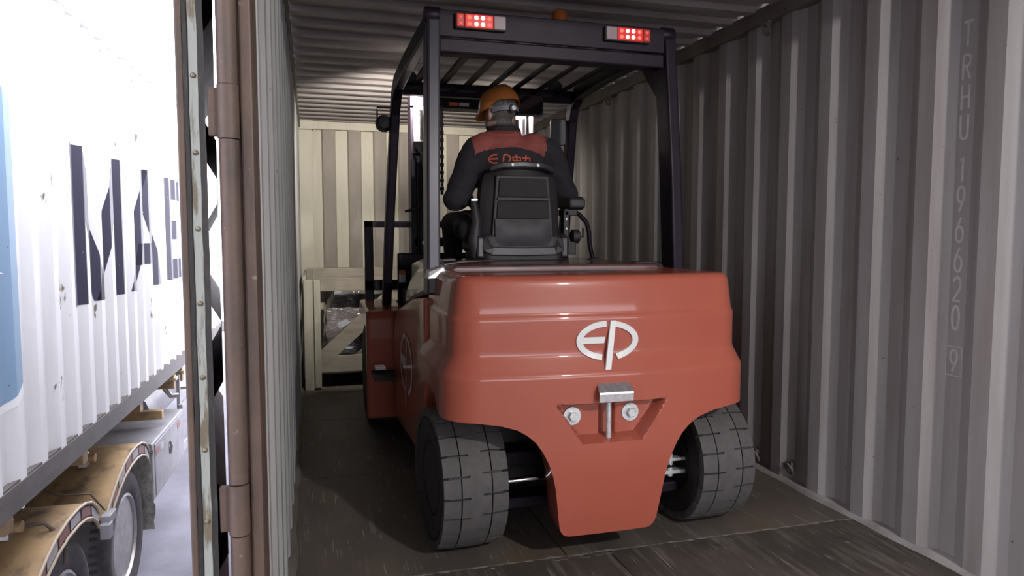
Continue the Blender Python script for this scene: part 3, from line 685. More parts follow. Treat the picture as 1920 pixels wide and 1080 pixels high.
MB().lathe([(.016, -.012), (.016, 0), (.005, .0)], (XC - .345, MY - .085, 1.185), 'y', 16).build('mast_bolt', 'zinc', fk, smooth=40)
MB().tube([(XC - .40, MY - .08, 1.80), (XC - .36, MY - .12, 1.74), (XC - .345, MY - .12, 1.6), (XC - .35, MY - .12, 1.45), (XC - .40, MY - .12, 1.40), (XC - .47, MY - .1, 1.385)], .009, 8).build('hydraulic_hose', 'rubber_dark', fk, smooth=50)
MB().tube([(XC - .33, MY - .1, 1.72), (XC - .32, MY - .1, 1.4), (XC - .30, MY - .1, 1.2)], .007, 8).build('hydraulic_hose', 'rubber_dark', fk, smooth=50)
# carriage, load backrest, forks
CYY = 3.34
for x0 in (XC - .70, XC - .02 + .30):
    MB().box(x0, x0 + .058, CYY, CYY + .04, .74 if x0 < 1 else .74, 1.33).build('backrest_upright', 'guard_black', fk, bev=0.004)
MB().box(XC - .70, XC + .34, CYY, CYY + .035, 1.287, 1.33).build('backrest_bar', 'guard_black', fk, bev=0.004)
MB().box(XC - .70, XC + .45, CYY, CYY + .05, .86, .93).build('carriage_bar', 'guard_black', fk, bev=0.004)
MB().box(XC - .70, XC + .45, CYY, CYY + .05, .30, .40).build('carriage_bar', 'guard_black', fk, bev=0.004)
for s_ in (-1, 1):
    m = MB(); m.box(XC - .12 + s_ * .27 - .06, XC - .12 + s_ * .27 + .06, CYY + .05, CYY + .09, .06, .80)
    m.hexa([(XC - .12 + s_ * .27 - .06, CYY + .05, .055), (XC - .12 + s_ * .27 + .06, CYY + .05, .055), (XC - .12 + s_ * .27 + .05, CYY + 1.12, .085), (XC - .12 + s_ * .27 - .05, CYY + 1.12, .085),
            (XC - .12 + s_ * .27 - .06, CYY + .05, .105), (XC - .12 + s_ * .27 + .06, CYY + .05, .105), (XC - .12 + s_ * .27 + .05, CYY + 1.12, .10), (XC - .12 + s_ * .27 - .05, CYY + 1.12, .10)])
    m.build('fork', 'guard_black', fk)
# steering column and wheel
MB().tube([(XC, 2.95, 1.05), (XC - .01, 2.62, 1.43)], .03, 12).build('steering_column', 'matte_black', fk, smooth=40)
sw = MB(); cst = Vector((XC - .01, 2.60, 1.45)); ax = Vector((0, -.55, .83)).normalized(); e1 = Vector((1, 0, 0)); e2 = ax.cross(e1)
sw.tube([cst + (e1 * math.cos(t) + e2 * math.sin(t)) * .16 for t in [k * 2 * math.pi / 32 for k in range(33)]], .013, 10)
for k in range(3):
    t = R(90 + 120 * k); sw.tube([cst, cst + (e1 * math.cos(t) + e2 * math.sin(t)) * .155], .011, 8)
sw.build('steering_wheel', 'matte_black', fk, smooth=50)

# ---- seat
SY = 1.965
def seatpt(px, z): return px
def rail_poly(zl):
    return zl
# shell: rounded outline lofted, front to back
def outline(z):
    # half width of backrest at height z
    return interp(z, [(1.12, .185), (1.16, .205), (1.25, .216), (1.40, .212), (1.50, .200), (1.545, .185), (1.57, .165), (1.585, .13), (1.592, .09)])
m = MB(); G = []
zsq = [1.12 + i * .0118 for i in range(41)]
for z in zsq:
    hw = outline(z); row = []
    for i in range(25):
        t = -1 + 2 * i / 24
        bulge = .055 * (abs(t) ** 3.2) + .02 * sstep((z - 1.50) / .09) - .03 * (z - 1.12) / .47 * 0
        row.append((XC + t * hw, SY + bulge - .045 * (z - 1.12) * -0.5, z))
    G.append(row)
m.grid(G)
Fr = [[(x, y + .085, z) for x, y, z in r] for r in G]
m.grid(Fr); m.grid([[r[0] for r in G], [r[0] for r in Fr]]); m.grid([[r[-1] for r in G], [r[-1] for r in Fr]]); m.grid([G[-1], Fr[-1]]); m.grid([G[0], Fr[0]])
m.build('seat_backrest', 'seat_plastic', fk, smooth=40, weld=0.0005)
def sy(z): return SY + .0225 * (z - 1.12)
def plate(name, z0, z1, h0, h1, off, th, mt, r_=.012, bev=.006):
    m = MB(); p = [(-h0, z0), (h0, z0), (h1, z1), (-h1, z1)]
    m.prism([(XC + a, b) for a, b in p], lambda a, b, d: (a, sy(b) + d, b), off, off + th)
    return m.build(name, mt, fk, bev=bev, seg=3)
plate('seat_inner_frame', 1.20, 1.535, .168, .140, -.006, .03, 'matte_black')
plate('seat_mesh_panel', 1.425, 1.52, .134, .124, -.020, .02, 'seat_mesh')
plate('seat_mesh_panel', 1.315, 1.405, .142, .135, -.018, .02, 'seat_mesh')
m = MB(); rows = []
for i in range(13):
    z = 1.175 + i * .0115; hw = .150 - .02 * (1 - sstep(i / 3))
    rows.append([(XC + hw * t, sy(z) - .018 - .014 * math.sin(math.pi * min(1, i / 12)) * (1 - abs(t) ** 4), z) for t in [-1 + k / 6 for k in range(13)]])
m.grid(rows); m.grid([[(x, y + .03, z) for x, y, z in r] for r in rows]); m.grid([rows[0], [(x, y + .03, z) for x, y, z in rows[0]]]); m.grid([rows[-1], [(x, y + .03, z) for x, y, z in rows[-1]]])
m.build('seat_lower_pad', 'seat_vinyl', fk, smooth=60)
plate('seat_crossbar', 1.407, 1.423, .140, .137, -.016, .02, 'matte_black', bev=.003)
m = MB(); m.sweep([(XC - .165, SY + .03, 1.565), (XC - .10, SY + .0, 1.585), (XC, SY - .006, 1.59), (XC + .10, SY + .0, 1.585), (XC + .165, SY + .03, 1.565)], .03, .05, (0, 0, 1))
m.build('seat_top_strip', 'seat_plastic', fk, smooth=40, bev=.006)
for a in (-.062, .072): MB().lathe([(.004, -.006), (.009, -.004), (.010, 0)], (XC + a, SY - .026, 1.586), 'y', 14).build('seat_bolt', 'zinc', fk, smooth=50)
m = MB(); m.sweep([(XC - .20, SY + .01, 1.22), (XC - .195, SY - .012, 1.165), (XC - .165, SY - .02, 1.150), (XC, SY - .022, 1.147), (XC + .165, SY - .02, 1.150), (XC + .195, SY - .012, 1.165), (XC + .20, SY + .01, 1.22)], .03, .045, (0, 1, 0))
m.build('seat_lower_frame', 'seat_plastic', fk, bev=.006)
m = MB(); m.prism(rrect(XC, 2.2, .46, .50, .07), lambda a, b, d: (a, b, d), 1.14, 1.235); m.build('seat_cushion', 'seat_vinyl', fk, bev=.025, seg=3)
m = MB(); m.prism(rrect(XC, 2.17, .44, .46, .05), lambda a, b, d: (a, b, d), 1.10, 1.145); m.build('seat_suspension', 'matte_black', fk, bev=.006)
for s_ in (-1, 1):
    m = MB(); m.prism([(1.95, 1.115), (2.05, 1.115), (2.06, 1.21), (2.01, 1.245), (1.95, 1.22)], lambda a, b, d, s_=s_: (XC + s_ * d, a, b), .205, .245); m.build('seat_recliner', 'seat_plastic', fk, bev=.01)
# left belt retractor
m = MB(); m.tube([(XC - .235, 2.0, 1.12), (XC - .25, 1.99, 1.2), (XC - .235, 2.0, 1.30), (XC - .245, 2.02, 1.40)], [.03, .035, .026, .018], 10); m.build('seat_belt_sleeve', 'seat_vinyl', fk, smooth=60)
MB().box(XC - .262, XC - .23, 2.0, 2.012, 1.405, 1.415).build('seat_belt_clip', 'zinc', fk)
# right armrest console
m = MB(); m.prism([(1.965, 1.375), (2.0, 1.365), (2.30, 1.39), (2.34, 1.42), (2.30, 1.445), (2.0, 1.435), (1.965, 1.42)], lambda a, b, d: (XC + d, a, b), .255, .345)
m.build('armrest', 'seat_vinyl', fk, bev=.012, seg=3)
m = MB(); m.box(XC + .24, XC + .31, 2.0, 2.10, 1.335, 1.37); m.box(XC + .235, XC + .265, 2.0, 2.05, 1.15, 1.36); m.box(XC + .255, XC + .30, 1.985, 2.03, 1.13, 1.20); m.build('armrest_bracket', 'matte_black', fk, bev=.004)
for zz in (1.315, 1.265, 1.215): MB().lathe([(.003, -.005), (.007, -.003), (.007, 0)], (XC + .25, 1.998, zz), 'y', 10).build('bracket_screw', 'zinc', fk, smooth=50)
MB().lathe([(.012, -.02), (.036, -.014), (.036, .02), (.03, .026)], (XC + .295, 2.0, 1.225), 'x', 20).build('adjuster_knob', 'matte_black', fk, smooth=40)
MB().tube([(XC + .315, 2.0, 1.225), (XC + .345, 2.0, 1.225), (XC + .345, 2.0, 1.27)], .007, 8).build('adjuster_lever', 'matte_black', fk, smooth=40)
MB().tube([(XC + .30, 2.03, 1.36), (XC + .335, 2.03, 1.34), (XC + .375, 2.03, 1.30), (XC + .39, 2.03, 1.25), (XC + .395, 2.03, 1.18), (XC + .415, 2.03, 1.10)], .0125, 12).build('grab_rail', 'guard_black', fk, smooth=50)
MB().lathe([(.03, 0), (.03, .008), (.018, .012)], (XC + .415, 2.03, 1.098), 'z', 16).build('rail_foot', 'matte_black', fk, smooth=40)
# hood latch lever (left) and cable clip (right) on deck
m = MB(); m.tube([(XC - .50, 1.50, 1.10), (XC - .42, 1.52, 1.112), (XC - .25, 1.60, 1.115)], [.012, .008, .006], 8); m.tube([(XC - .50, 1.53, 1.118), (XC - .44, 1.55, 1.12)], .01, 8)
m.build('hood_latch', 'chrome', fk, smooth=50)
m = MB(); m.hexa([(XC + .36, 1.46, 1.09), (XC + .50, 1.46, 1.08), (XC + .50, 1.52, 1.08), (XC + .36, 1.52, 1.09), (XC + .40, 1.46, 1.108), (XC + .49, 1.46, 1.11), (XC + .49, 1.52, 1.11), (XC + .40, 1.52, 1.108)])
m.build('deck_clip', 'matte_black', fk, bev=.005)

# ================================================================== OPERATOR
pe = empty('person', (XC, 2.18, 1.235)); tag(pe, 'forklift operator seen from behind in dark jacket with red yoke and orange hard hat', 'person')
bm = bmesh.new()
def ell(c, r, rot=None, seg=20):
    ret = bmesh.ops.create_uvsphere(bm, u_segments=seg, v_segments=seg // 2 + 2, radius=1)
    M = Matrix.Translation(c) @ (rot.to_matrix().to_4x4() if rot else Matrix.Identity(4)) @ Matrix.Diagonal((*r, 1))
    bmesh.ops.transform(bm, matrix=M, verts=ret['verts'])
def cap(a, b, ra, rb, n=14, steps=10):
    a, b = Vector(a), Vector(b)
    t = MB(); L = (b - a).length; d = (b - a).normalized()
    pts, rs_ = [], []
    for i in range(6): ang = R(90 - 85 * i / 5 * 1) ; pts.append(a - d * ra * math.sin(R(85 - 85 * i / 5))); rs_.append(max(.0015, ra * math.cos(R(85 - 85 * i / 5))))
    for i in range(1, steps): pts.append(a + d * L * i / steps); rs_.append(lerp(ra, rb, i / steps))
    for i in range(6): pts.append(b + d * rb * math.sin(R(85 * i / 5))); rs_.append(max(.0015, rb * math.cos(R(85 * i / 5))))
    t.tube(pts, rs_, n)
    vv = [bm.verts.new(p) for p in t.v]
    for f in t.f:
        try: bm.faces.new([vv[i] for i in f])
        except ValueError: pass
HX = 1.072; HC = Vector((HX, 2.145, 1.868))
# trunk
ell((XC, 2.20, 1.29), (.185, .14, .11)); ell((XC - .005, 2.165, 1.42), (.178, .125, .16)); ell((XC - .012, 2.155, 1.56), (.198, .125, .15))
ell((XC - .02, 2.15, 1.655), (.205, .105, .09)); ell((XC - .04, 2.15, 1.715), (.13, .085, .065))
SHL, SHR = (.945, 2.15, 1.665), (1.335, 2.15, 1.675)
cap((.99, 2.15, 1.70), SHL, .075, .082); cap((1.25, 2.15, 1.705), SHR, .075, .082)
ELL, ELR = (.838, 2.17, 1.425), (1.468, 2.20, 1.455)
cap(SHL, ELL, .084, .068); cap(SHR, ELR, .084, .068)
HLW, HRW = (XC - .155, 2.535, 1.445), (XC + .145, 2.53, 1.445)
cap(ELL, (.90, 2.40, 1.425), .066, .052); cap((.90, 2.40, 1.425), HLW, .05, .03)
cap(ELR, (1.39, 2.40, 1.43), .066, .052); cap((1.39, 2.40, 1.43), HRW, .05, .03)
# jacket hem spread and thighs, shins, boots
cap((XC - .09, 2.22, 1.29), (.90, 2.58, 1.30), .095, .07); cap((XC + .09, 2.22, 1.29), (1.36, 2.58, 1.30), .095, .07)
ell((.94, 2.22, 1.28), (.115, .14, .085)); ell((.93, 2.10, 1.25), (.10, .08, .075))
cap((.90, 2.58, 1.30), (.93, 2.72, .98), .068, .048); cap((1.36, 2.58, 1.30), (1.33, 2.72, .98), .068, .048)
cap((.93, 2.72, .97), (.92, 2.86, .955), .05, .04); cap((1.33, 2.72, .97), (1.34, 2.86, .955), .05, .04)
# neck, collar, head
cap((XC - .05, 2.15, 1.72), HC + Vector((.005, .0, -.04)), .066, .058)
for k in range(20):
    t = 2 * math.pi * k / 20
    ell((XC - .052 + .072 * math.cos(t), 2.145 + .068 * math.sin(t), 1.775 - .012 * math.sin(t)), (.022, .022, .024), seg=10)
HR = Matrix.Rotation(R(28), 3, 'Z')   # head turned to the left
def hp(x, y, z): return HC + HR @ Vector((x, y, z))
he = HR.to_euler()
ell(hp(0, -.005, .035), (.078, .094, .085), he, 24); ell(hp(0, .03, -.035), (.060, .066, .075), he, 20); ell(hp(0, .045, -.075), (.038, .045, .035), he)
ell(hp(0, .100, -.015), (.012, .020, .022), he, 12); ell(hp(0, .094, .012), (.011, .014, .025), he, 12)
ell(hp(0, .082, -.052), (.024, .016, .012), he, 12)
for s_ in (-1, 1):
    ell(hp(s_ * .078, -.002, -.012), (.012, .022, .033), (Matrix.Rotation(R(28), 3, 'Z') @ Matrix.Rotation(s_ * R(18), 3, 'Z')).to_euler(), 12)
    ell(hp(s_ * .030, .080, .016), (.016, .010, .010), he, 10)
# hands on the wheel rim
for sgn, wr_ in ((-1, Vector(HLW)), (1, Vector(HRW))):
    t = math.acos(0.94) if sgn > 0 else math.pi - math.acos(0.94)
    rimp = cst + (e1 * math.cos(t) + e2 * math.sin(t)) * .16
    tang = (-e1 * math.sin(t) + e2 * math.cos(t))
    outw = (e1 * math.cos(t) + e2 * math.sin(t))
    palm = rimp + outw * .012 - ax * -.028
    cap(wr_, palm - tang * 0, .028, .03)
    ell(palm, (.030, .044, .020), None, 14)
    for k in range(4):
        o_ = tang * (-.030 + k * .020); L = (.95, 1.05, 1.0, .82)[k]
        p0 = palm + o_ + ax * .006; p1 = rimp + o_ - outw * (.022 * L) + ax * .022; p2 = rimp + o_ - outw * (.030 * L) - ax * .004; p3 = rimp + o_ - outw * .012 - ax * .024
        cap(p0, p1, .0095, .009, 8, 4); cap(p1, p2, .009, .0085, 8, 3); cap(p2, p3, .0085, .0075, 8, 3)
    q0 = palm - tang * sgn * -.02; q1 = rimp + tang * (.045 if e2.z > 0 else -.045) + ax * .022 - outw * .012
    cap(q0, q1, .0115, .009, 8, 4)
me = bpy.data.meshes.new('body_src'); bm.to_mesh(me); bm.free()
ob = bpy.data.objects.new('body_src', me); COL.objects.link(ob)
rmod = ob.modifiers.new('r', 'REMESH'); rmod.mode = 'VOXEL'; rmod.voxel_size = 0.0075
smod = ob.modifiers.new('s', 'SMOOTH'); smod.factor = 0.5; smod.iterations = 6
dg = bpy.context.evaluated_depsgraph_get()
bmesh_body = bpy.data.meshes.new_from_object(ob.evaluated_get(dg)); bpy.data.objects.remove(ob)
# creases and folds in the clothing
from mathutils import noise as mn
nrmv = [v.normal.copy() for v in bmesh_body.vertices]
for v, n in zip(bmesh_body.vertices, nrmv):
    p = v.co
    if p.z < 1.76 and p.y < 2.44:
        k = mn.noise(Vector((p.x * 9 + p.z * 6, p.y * 9, p.z * 14))) * .007 + mn.noise(Vector((p.x * 22, p.y * 22, p.z * 34 + p.x * 12))) * .0035
        v.co = p + n * k
bvh = BVHTree.FromPolygons([v.co for v in bmesh_body.vertices], [p.vertices for p in bmesh_body.polygons])
mlist = ['jacket_navy', 'jacket_red', 'skin', 'hair', 'matte_black']
for k in mlist: bmesh_body.materials.append(MATS[k])
bmesh_body.polygons.foreach_set('use_smooth', [True] * len(bmesh_body.polygons))
for p in bmesh_body.polygons:
    c = p.center; i = 0
    dxh = c.x - (XC - .035)
    local = HR.transposed() @ (c - HC)
    if c.z > 1.79 and (Vector((c.x - (XC - .052), c.y - 2.145)).length < .066 or c.z > 1.803):
        i = 2
        if local.y < .035 and local.z > -.045 and not (abs(local.x) > .074 and local.z < .03): i = 3
        if local.y < -.02 and local.z > -.085 and abs(local.x) < .06: i = 3
    elif c.y > 2.475 and c.z > 1.3 and min((c - Vector(HLW)).length, (c - Vector(HRW)).length) < .12: i = 2
    elif c.z > 1.06 and c.z < 1.78:
        zl = 1.688 - .9 * dxh * dxh * 1.2
        if c.z > zl and abs(dxh) < .205 - (1.76 - c.z) * .12 and c.z < 1.772 - .0 * abs(dxh): i = 1
    if c.z < 1.0: i = 4
    p.material_index = i
o0 = ORG[pe.name]
for v in bmesh_body.vertices: v.co = v.co - Vector(o0)
bo = bpy.data.objects.new('body', bmesh_body); COL.objects.link(bo); bo.parent = pe; ORG[bo.name] = o0
# jacket back print
def jacket_print():
    mb = MB()
    gl = [([arc(.55, .5, .5, .45, 75, 290, 12), [(.08, .5), (.75, .55)]], 0.0, .062), ([[(.12, 0), (.22, .95)], [(.22, .95)] + arc(.4, .6, .5, .38, 80, -60, 10)], .066, .050),
          ([[(.05, .35), (.05, .75), (.95, .75), (.95, .35), (.05, .35)], [(.5, 0), (.5, 1.05)]], .122, .046), ([[(.0, .68), (.9, .68), (.82, .05), (.6, .1)], [(.45, 1.0), (.42, .55), (.08, .0)]], .176, .048)]
    for strokes, x0, wd in gl:
        for st in strokes:
            P2 = [(XC - .155 + x0 + a * wd, 1.600 + b * .048 + .02 * (x0 + a * wd) * 0) for a, b in st]
            Q = []
            for a, b in zip(P2, P2[1:]):
                n = max(1, int(math.dist(a, b) / .008))
                Q += [(lerp(a[0], b[0], i / n), lerp(a[1], b[1], i / n)) for i in range(n)]
            Q.append(P2[-1])
            for q in stroke_poly(Q, .0075):
                pp = []
                for x, z in q:
                    h = bvh.ray_cast(Vector((x, 1.7, z)), Vector((0, 1, 0)))
                    if h[0] is None: break
                    pp.append((x, h[0].y - .0015, z))
                if len(pp) == 4: mb.add(pp, [(0, 1, 2, 3)])
    return mb.build('jacket_print', 'jacket_print', pe, fix=False)
tag(jacket_print(), 'orange letters on jacket back')
# hard hat
hat = MB(); rows = []
TH = HR @ Matrix.Rotation(R(-9), 3, 'X')
def hh(x, y, z): return HC + TH @ Vector((x, y, z))
nh = 40
for i in range(15):
    ph = R(90 * i / 14); row = []
    for k in range(nh + 1):
        t = 2 * math.pi * k / nh; rx, ry = .098, .120
        rr = math.cos(ph) ** .85 if i < 14 else 0
        x, y = rx * rr * math.sin(t), ry * rr * math.cos(t)
        z = .100 * math.sin(ph)
        ridge = .010 * math.exp(-(x / .022) ** 2) * sstep(math.sin(ph) * 1.5) * (1 if y < .11 else .5)
        row.append(hh(x, y, z + .045 + ridge))
    rows.append(row)
hat.grid(rows)
inner = [hh(.093 * math.sin(2 * math.pi * k / nh), .115 * math.cos(2 * math.pi * k / nh), .047) for k in range(nh + 1)]
hat.grid([rows[0], inner]); up_ = [[hh(.093 * math.cos(R(q)) * math.sin(2 * math.pi * k / nh), .115 * math.cos(R(q)) * math.cos(2 * math.pi * k / nh), .047 + .09 * math.sin(R(q))) for k in range(nh + 1)] for q in (0, 30, 60, 88)]
hat.grid(up_)
# skirt at sides/front, brim
sk = []
for j in range(4):
    row = []
    for k in range(nh + 1):
        t = 2 * math.pi * k / nh; c = math.cos(t); drop = .032 * sstep((c + .75) / .8)
        fl_ = .004 + .05 * max(0, c) ** 3
        q = j / 3
        row.append(hh((.098 + fl_ * q * .5) * math.sin(t), (.120 + fl_ * q) * c, .045 - drop * q))
    sk.append(row)
hat.grid(sk)
ho = hat.build('hard_hat', 'helmet_orange', pe, smooth=45, fix=False)
m = MB(); A, B = [], []
for k in range(25):
    t = R(105 + 150 * k / 24)
    for L_, dz in ((A, 0.004), (B, -.020)): L_.append(hh(.088 * math.sin(t), .108 * math.cos(t) , dz + .012))
m.grid([A, B]); m.grid([[p + Vector((0, -.004, 0)) for p in A], [p + Vector((0, -.004, 0)) for p in B]])
m.build('hat_strap', 'strap_grey', ho, smooth=60, fix=False)
kc = hh(-.014, -.104, -.002); kd = (TH @ Vector((-.1, -1, 0))).normalized()
m = MB(); m.tube([kc, kc + kd * .012, kc + kd * .014], [.021, .021, .016], 20); kb = m.build('hat_ratchet', 'matte_black', ho, smooth=40)
m = MB(); m.tube([kc + kd * .012, kc + kd * .021, kc + kd * .023], [.0135, .0135, .010], 18); m.build('ratchet_knob', 'knob_white', ho, smooth=40)

# ================================================================== CRATE + CARGO
cr = empty('wooden_crate', (0.85, 4.9, 0.0)); tag(cr, 'pale wooden crate with diagonal brace standing ahead of the forks', 'crate')
def plank(b, mt='crate_wood', nm='plank', par=None): return box(nm, b, mt, par or cr, 0.003)
Y0 = 4.30
plank((.030, .100, Y0 - .035, Y0 + .0, .0, .885)); plank((.108, .158, Y0 - .045, Y0 + .0, .02, .885))
box('corner_strip', (.098, .110, Y0 - .03, Y0 - .004, .02, .87), 'crate_gap', cr)
plank((.158, 1.60, Y0 - .018, Y0 + .006, .79, .895), 'crate_wood_dark')
plank((.158, 1.60, Y0 - .018, Y0 + .006, .135, .27), 'crate_wood_dark')
plank((1.52, 1.60, Y0 - .035, Y0 - .018, .02, .885))
m = MB(); m.prism([(.155, .15), (.155, .315), (.66, .77), (.78, .77), (.78, .72)], lambda a, b, d: (a, d, b), Y0 - .020, Y0 + .004); m.build('brace', 'crate_wood_dark', cr, bev=.002)
plank((.05, .10, Y0 + 1.15, Y0 + 1.2, .0, .93)); plank((1.52, 1.58, Y0 + 1.15, Y0 + 1.2, .0, .93))
plank((.10, 1.55, Y0 + .22, Y0 + .25, .84, .965), 'crate_wood_dark')
plank((.10, 1.58, Y0 + 1.16, Y0 + 1.19, .80, .93), 'crate_wood_dark')
for zz in (.12, .46, .80): plank((.025, .048, Y0, Y0 + 1.2, zz, zz + .11), 'crate_wood'); plank((1.56, 1.585, Y0, Y0 + 1.2, zz, zz + .11), 'crate_wood')
for k in range(6): plank((.05, 1.56, Y0 + .05 + k * .2, Y0 + .19 + k * .2, .11, .132), 'crate_wood_dark')
for k in range(2): plank((.06 + k * 1.40, .15 + k * 1.40, Y0 + .03, Y0 + 1.15, .0, .108), 'crate_wood_dark')
# film wrapped load
m = MB(); G = []
def wrap(u, v, w_):
    return w_ + .03 * mn.noise(Vector((u * 5, v * 6, 3.1))) + .012 * mn.noise(Vector((u * 15, v * 19, 7)))
for zf in [i / 22 for i in range(23)]:
    row = []
    for t in [k / 60 for k in range(61)]:
        a = t * 4; s4 = int(a) % 4; f = a - int(a)
        x, y = ((f, 0), (1, f), (1 - f, 1), (0, 1 - f))[s4]
        cx_, cy_ = x - .5, y - .5; k_ = 1 - .10 * sstep((zf - .6) / .4) + .05 * mn.noise(Vector((cx_ * 6, cy_ * 6, zf * 5)))
        row.append((.83 + cx_ * 1.25 * k_, Y0 + .62 + cy_ * 1.0 * k_ + 0, .135 + zf * .66 + .02 * mn.noise(Vector((x * 4, y * 4, 1)))))
    G.append(row)
m.grid(G); m.add([G[-1][k] for k in range(60)], [tuple(range(60))]); m.add([G[0][k] for k in range(60)], [tuple(range(60))[::-1]])
tag(m.build('wrapped_cargo', 'film_wrap', smooth=60, weld=.001), 'dark load wrapped in glossy stretch film inside the wooden crate', 'cargo')

# ================================================================== TRUCK: white container on a yellow trailer
TY = R(1.37)
tfw = Vector((math.sin(TY), math.cos(TY), 0)); trt = Vector((math.cos(TY), -math.sin(TY), 0))
def tr_empty(name, lat, fwd, z):
    p = Vector((CX, CY, 0)) + trt * lat + tfw * fwd
    return empty(name, (p.x, p.y, z), -TY, (lat, fwd, z))
sc = tr_empty('shipping_container', -2.7, 8.0, -0.13)
tag(sc, 'white shipping container with large navy lettering and pale blue star panel outside', 'shipping container')
FA, FB = 2.0, 14.2
profT, atT = corr_profile(FA + .06, FB - .06, 4.79, 0.278, 0.070, 0.068, 0.036)
LX = -1.52
m = MB(); wall_sheet(m, profT, lambda y, d, z: (LX - d, y, z), 0.0, 2.60, 0.004); m.build('side_wall', 'box_white', sc)
m = MB(); m.box(LX - .08, LX + .008, FA, FB, 2.60, 2.70); m.build('top_rail', 'box_white', sc, bev=.004)
m = MB(); m.box(LX - .06, LX - .002, FA, FB, -.0, .012); m.box(LX - .012, LX + .006, FA, FB, -.115, .0); m.box(LX - .06, LX + .006, FA, FB, -.13, -.115)
m.build('bottom_rail', 'box_rail', sc)
m = MB(); m.box(LX - 2.42, LX - .04, FA + .02, FB - .02, 2.64, 2.68); m.build('roof', 'box_white', sc)
m = MB(); m.box(LX - 2.44, LX - 2.40, FA, FB, -.13, 2.70); m.build('far_wall', 'box_white', sc)
for q in (FA, FB - .06): m = MB(); m.box(LX - 2.42, LX - .02, q, q + .06, -.13, 2.70); m.build('end_wall', 'box_white', sc)
m = MB(); m.box(LX - 2.42, LX - .06, FA, FB, -.12, 0.0); m.build('floor_frame', 'trailer_dark', sc)
brk = [p[0] for p in profT]
def painted(polys, off):
    mb = MB()
    for q in polys:
        ymin, ymax = min(p[0] for p in q), max(p[0] for p in q)
        for a, b in zip(brk, brk[1:]):
            if b < ymin or a > ymax: continue
            c = clip(list(q), 0, max(a, ymin - 1), min(b, ymax + 1))
            if len(c) >= 3: mb.add([(LX - atT(y) + off, y, z) for y, z in c], [tuple(range(len(c)))])
    return mb
ST = 0.23
M_ = [[(4.85, .79), (5.08, .79), (5.08, 1.80), (4.85, 1.80)], [(5.70, .79), (5.93, .79), (5.93, 1.80), (5.70, 1.80)],
      [(5.07, 1.80), (5.07, 1.42), (5.31, .79), (5.44, .79), (5.44, 1.02), (5.10, 1.80)], [(5.71, 1.80), (5.71, 1.42), (5.47, .79), (5.36, .79), (5.36, 1.02), (5.68, 1.80)]]
def tri_fan_ok(p): return p
M_[2] = [(5.07, 1.80), (5.07, 1.38), (5.29, .79), (5.47, .79)]; M_[3] = [(5.71, 1.80), (5.71, 1.38), (5.49, .79), (5.31, .79)]
A_ = [[(6.15, .79), (6.37, .79), (6.74, 1.80), (6.53, 1.80)], [(6.91, .79), (7.13, .79), (6.75, 1.80), (6.53, 1.80)], [(6.38, .99), (6.90, .99), (6.85, 1.17), (6.43, 1.17)]]
E_ = [[(7.39, .80), (7.62, .80), (7.62, 1.80), (7.39, 1.80)], [(7.62, .80), (8.10, .80), (8.10, 1.0), (7.62, 1.0)], [(7.62, 1.2), (8.02, 1.2), (8.02, 1.39), (7.62, 1.39)], [(7.62, 1.6), (8.10, 1.6), (8.10, 1.80), (7.62, 1.80)]]
for L_ in (M_, A_, E_):
    painted(L_, .0016).build('painted_letter', 'box_navy', sc, fix=False)
def rr_fan(x0, x1, z0, z1, r_):
    return [[p for p in rrect((x0 + x1) / 2, (z0 + z1) / 2, x1 - x0, z1 - z0, r_, 8)]]
painted(rr_fan(2.42, 4.14, .36, 2.02, .30), .0012).build('panel_outline', 'box_line', sc, fix=False)
pb = painted(rr_fan(2.46, 4.10, .40, 1.98, .27), .0020).build('blue_panel', 'box_blue', sc, fix=False)
star = []
scx, scz = 3.28, 1.19
for k in range(7):
    a = R(90 + k * 360 / 7); h = math.pi / 7
    star.append([(scx, scz), (scx + .20 * math.cos(a - h), scz + .20 * math.sin(a - h)), (scx + .66 * math.cos(a), scz + .66 * math.sin(a)), (scx + .20 * math.cos(a + h), scz + .20 * math.sin(a + h))])
painted(star, .0028).build('star', 'box_line', sc, fix=False)

tl = tr_empty('trailer', -2.7, 8.0, -1.6); tag(tl, 'dusty yellow container trailer with wheel arches under the white shipping container', 'trailer')
for lx in (-2.3, -3.1):
    m = MB(); m.box(lx - .07, lx + .07, 2.4, 13.8, -.60, -.15); m.build('chassis_beam', 'trailer_yellow', tl, bev=.004)
for fy in (3.4, 4.0, 5.15, 6.6, 7.55, 7.95, 9.0, 10.5, 12):
    m = MB(); m.box(-3.7, -1.60 if fy not in (7.55, 7.95) else -1.52, fy - .05, fy + .05, -.28, -.15); m.build('cross_member', 'trailer_yellow', tl, bev=.004)
for fy in (7.55, 7.95):
    m = MB(); m.box(-1.60, -1.50, fy - .06, fy + .06, -.20, -.17); m.build('twistlock_plate', 'trailer_cream', tl, bev=.003)
    m = MB(); m.tube([(-1.62, fy, -.28), (-1.56, fy, -.36), (-1.50, fy + .03, -.36)], .025, 8); m.build('twistlock_lever', 'alloy', tl, smooth=50)
m = MB(); m.box(-2.2, -1.53, 7.0, 7.08, -.46, -.38); m.build('bracket_arm', 'trailer_yellow', tl, bev=.004)
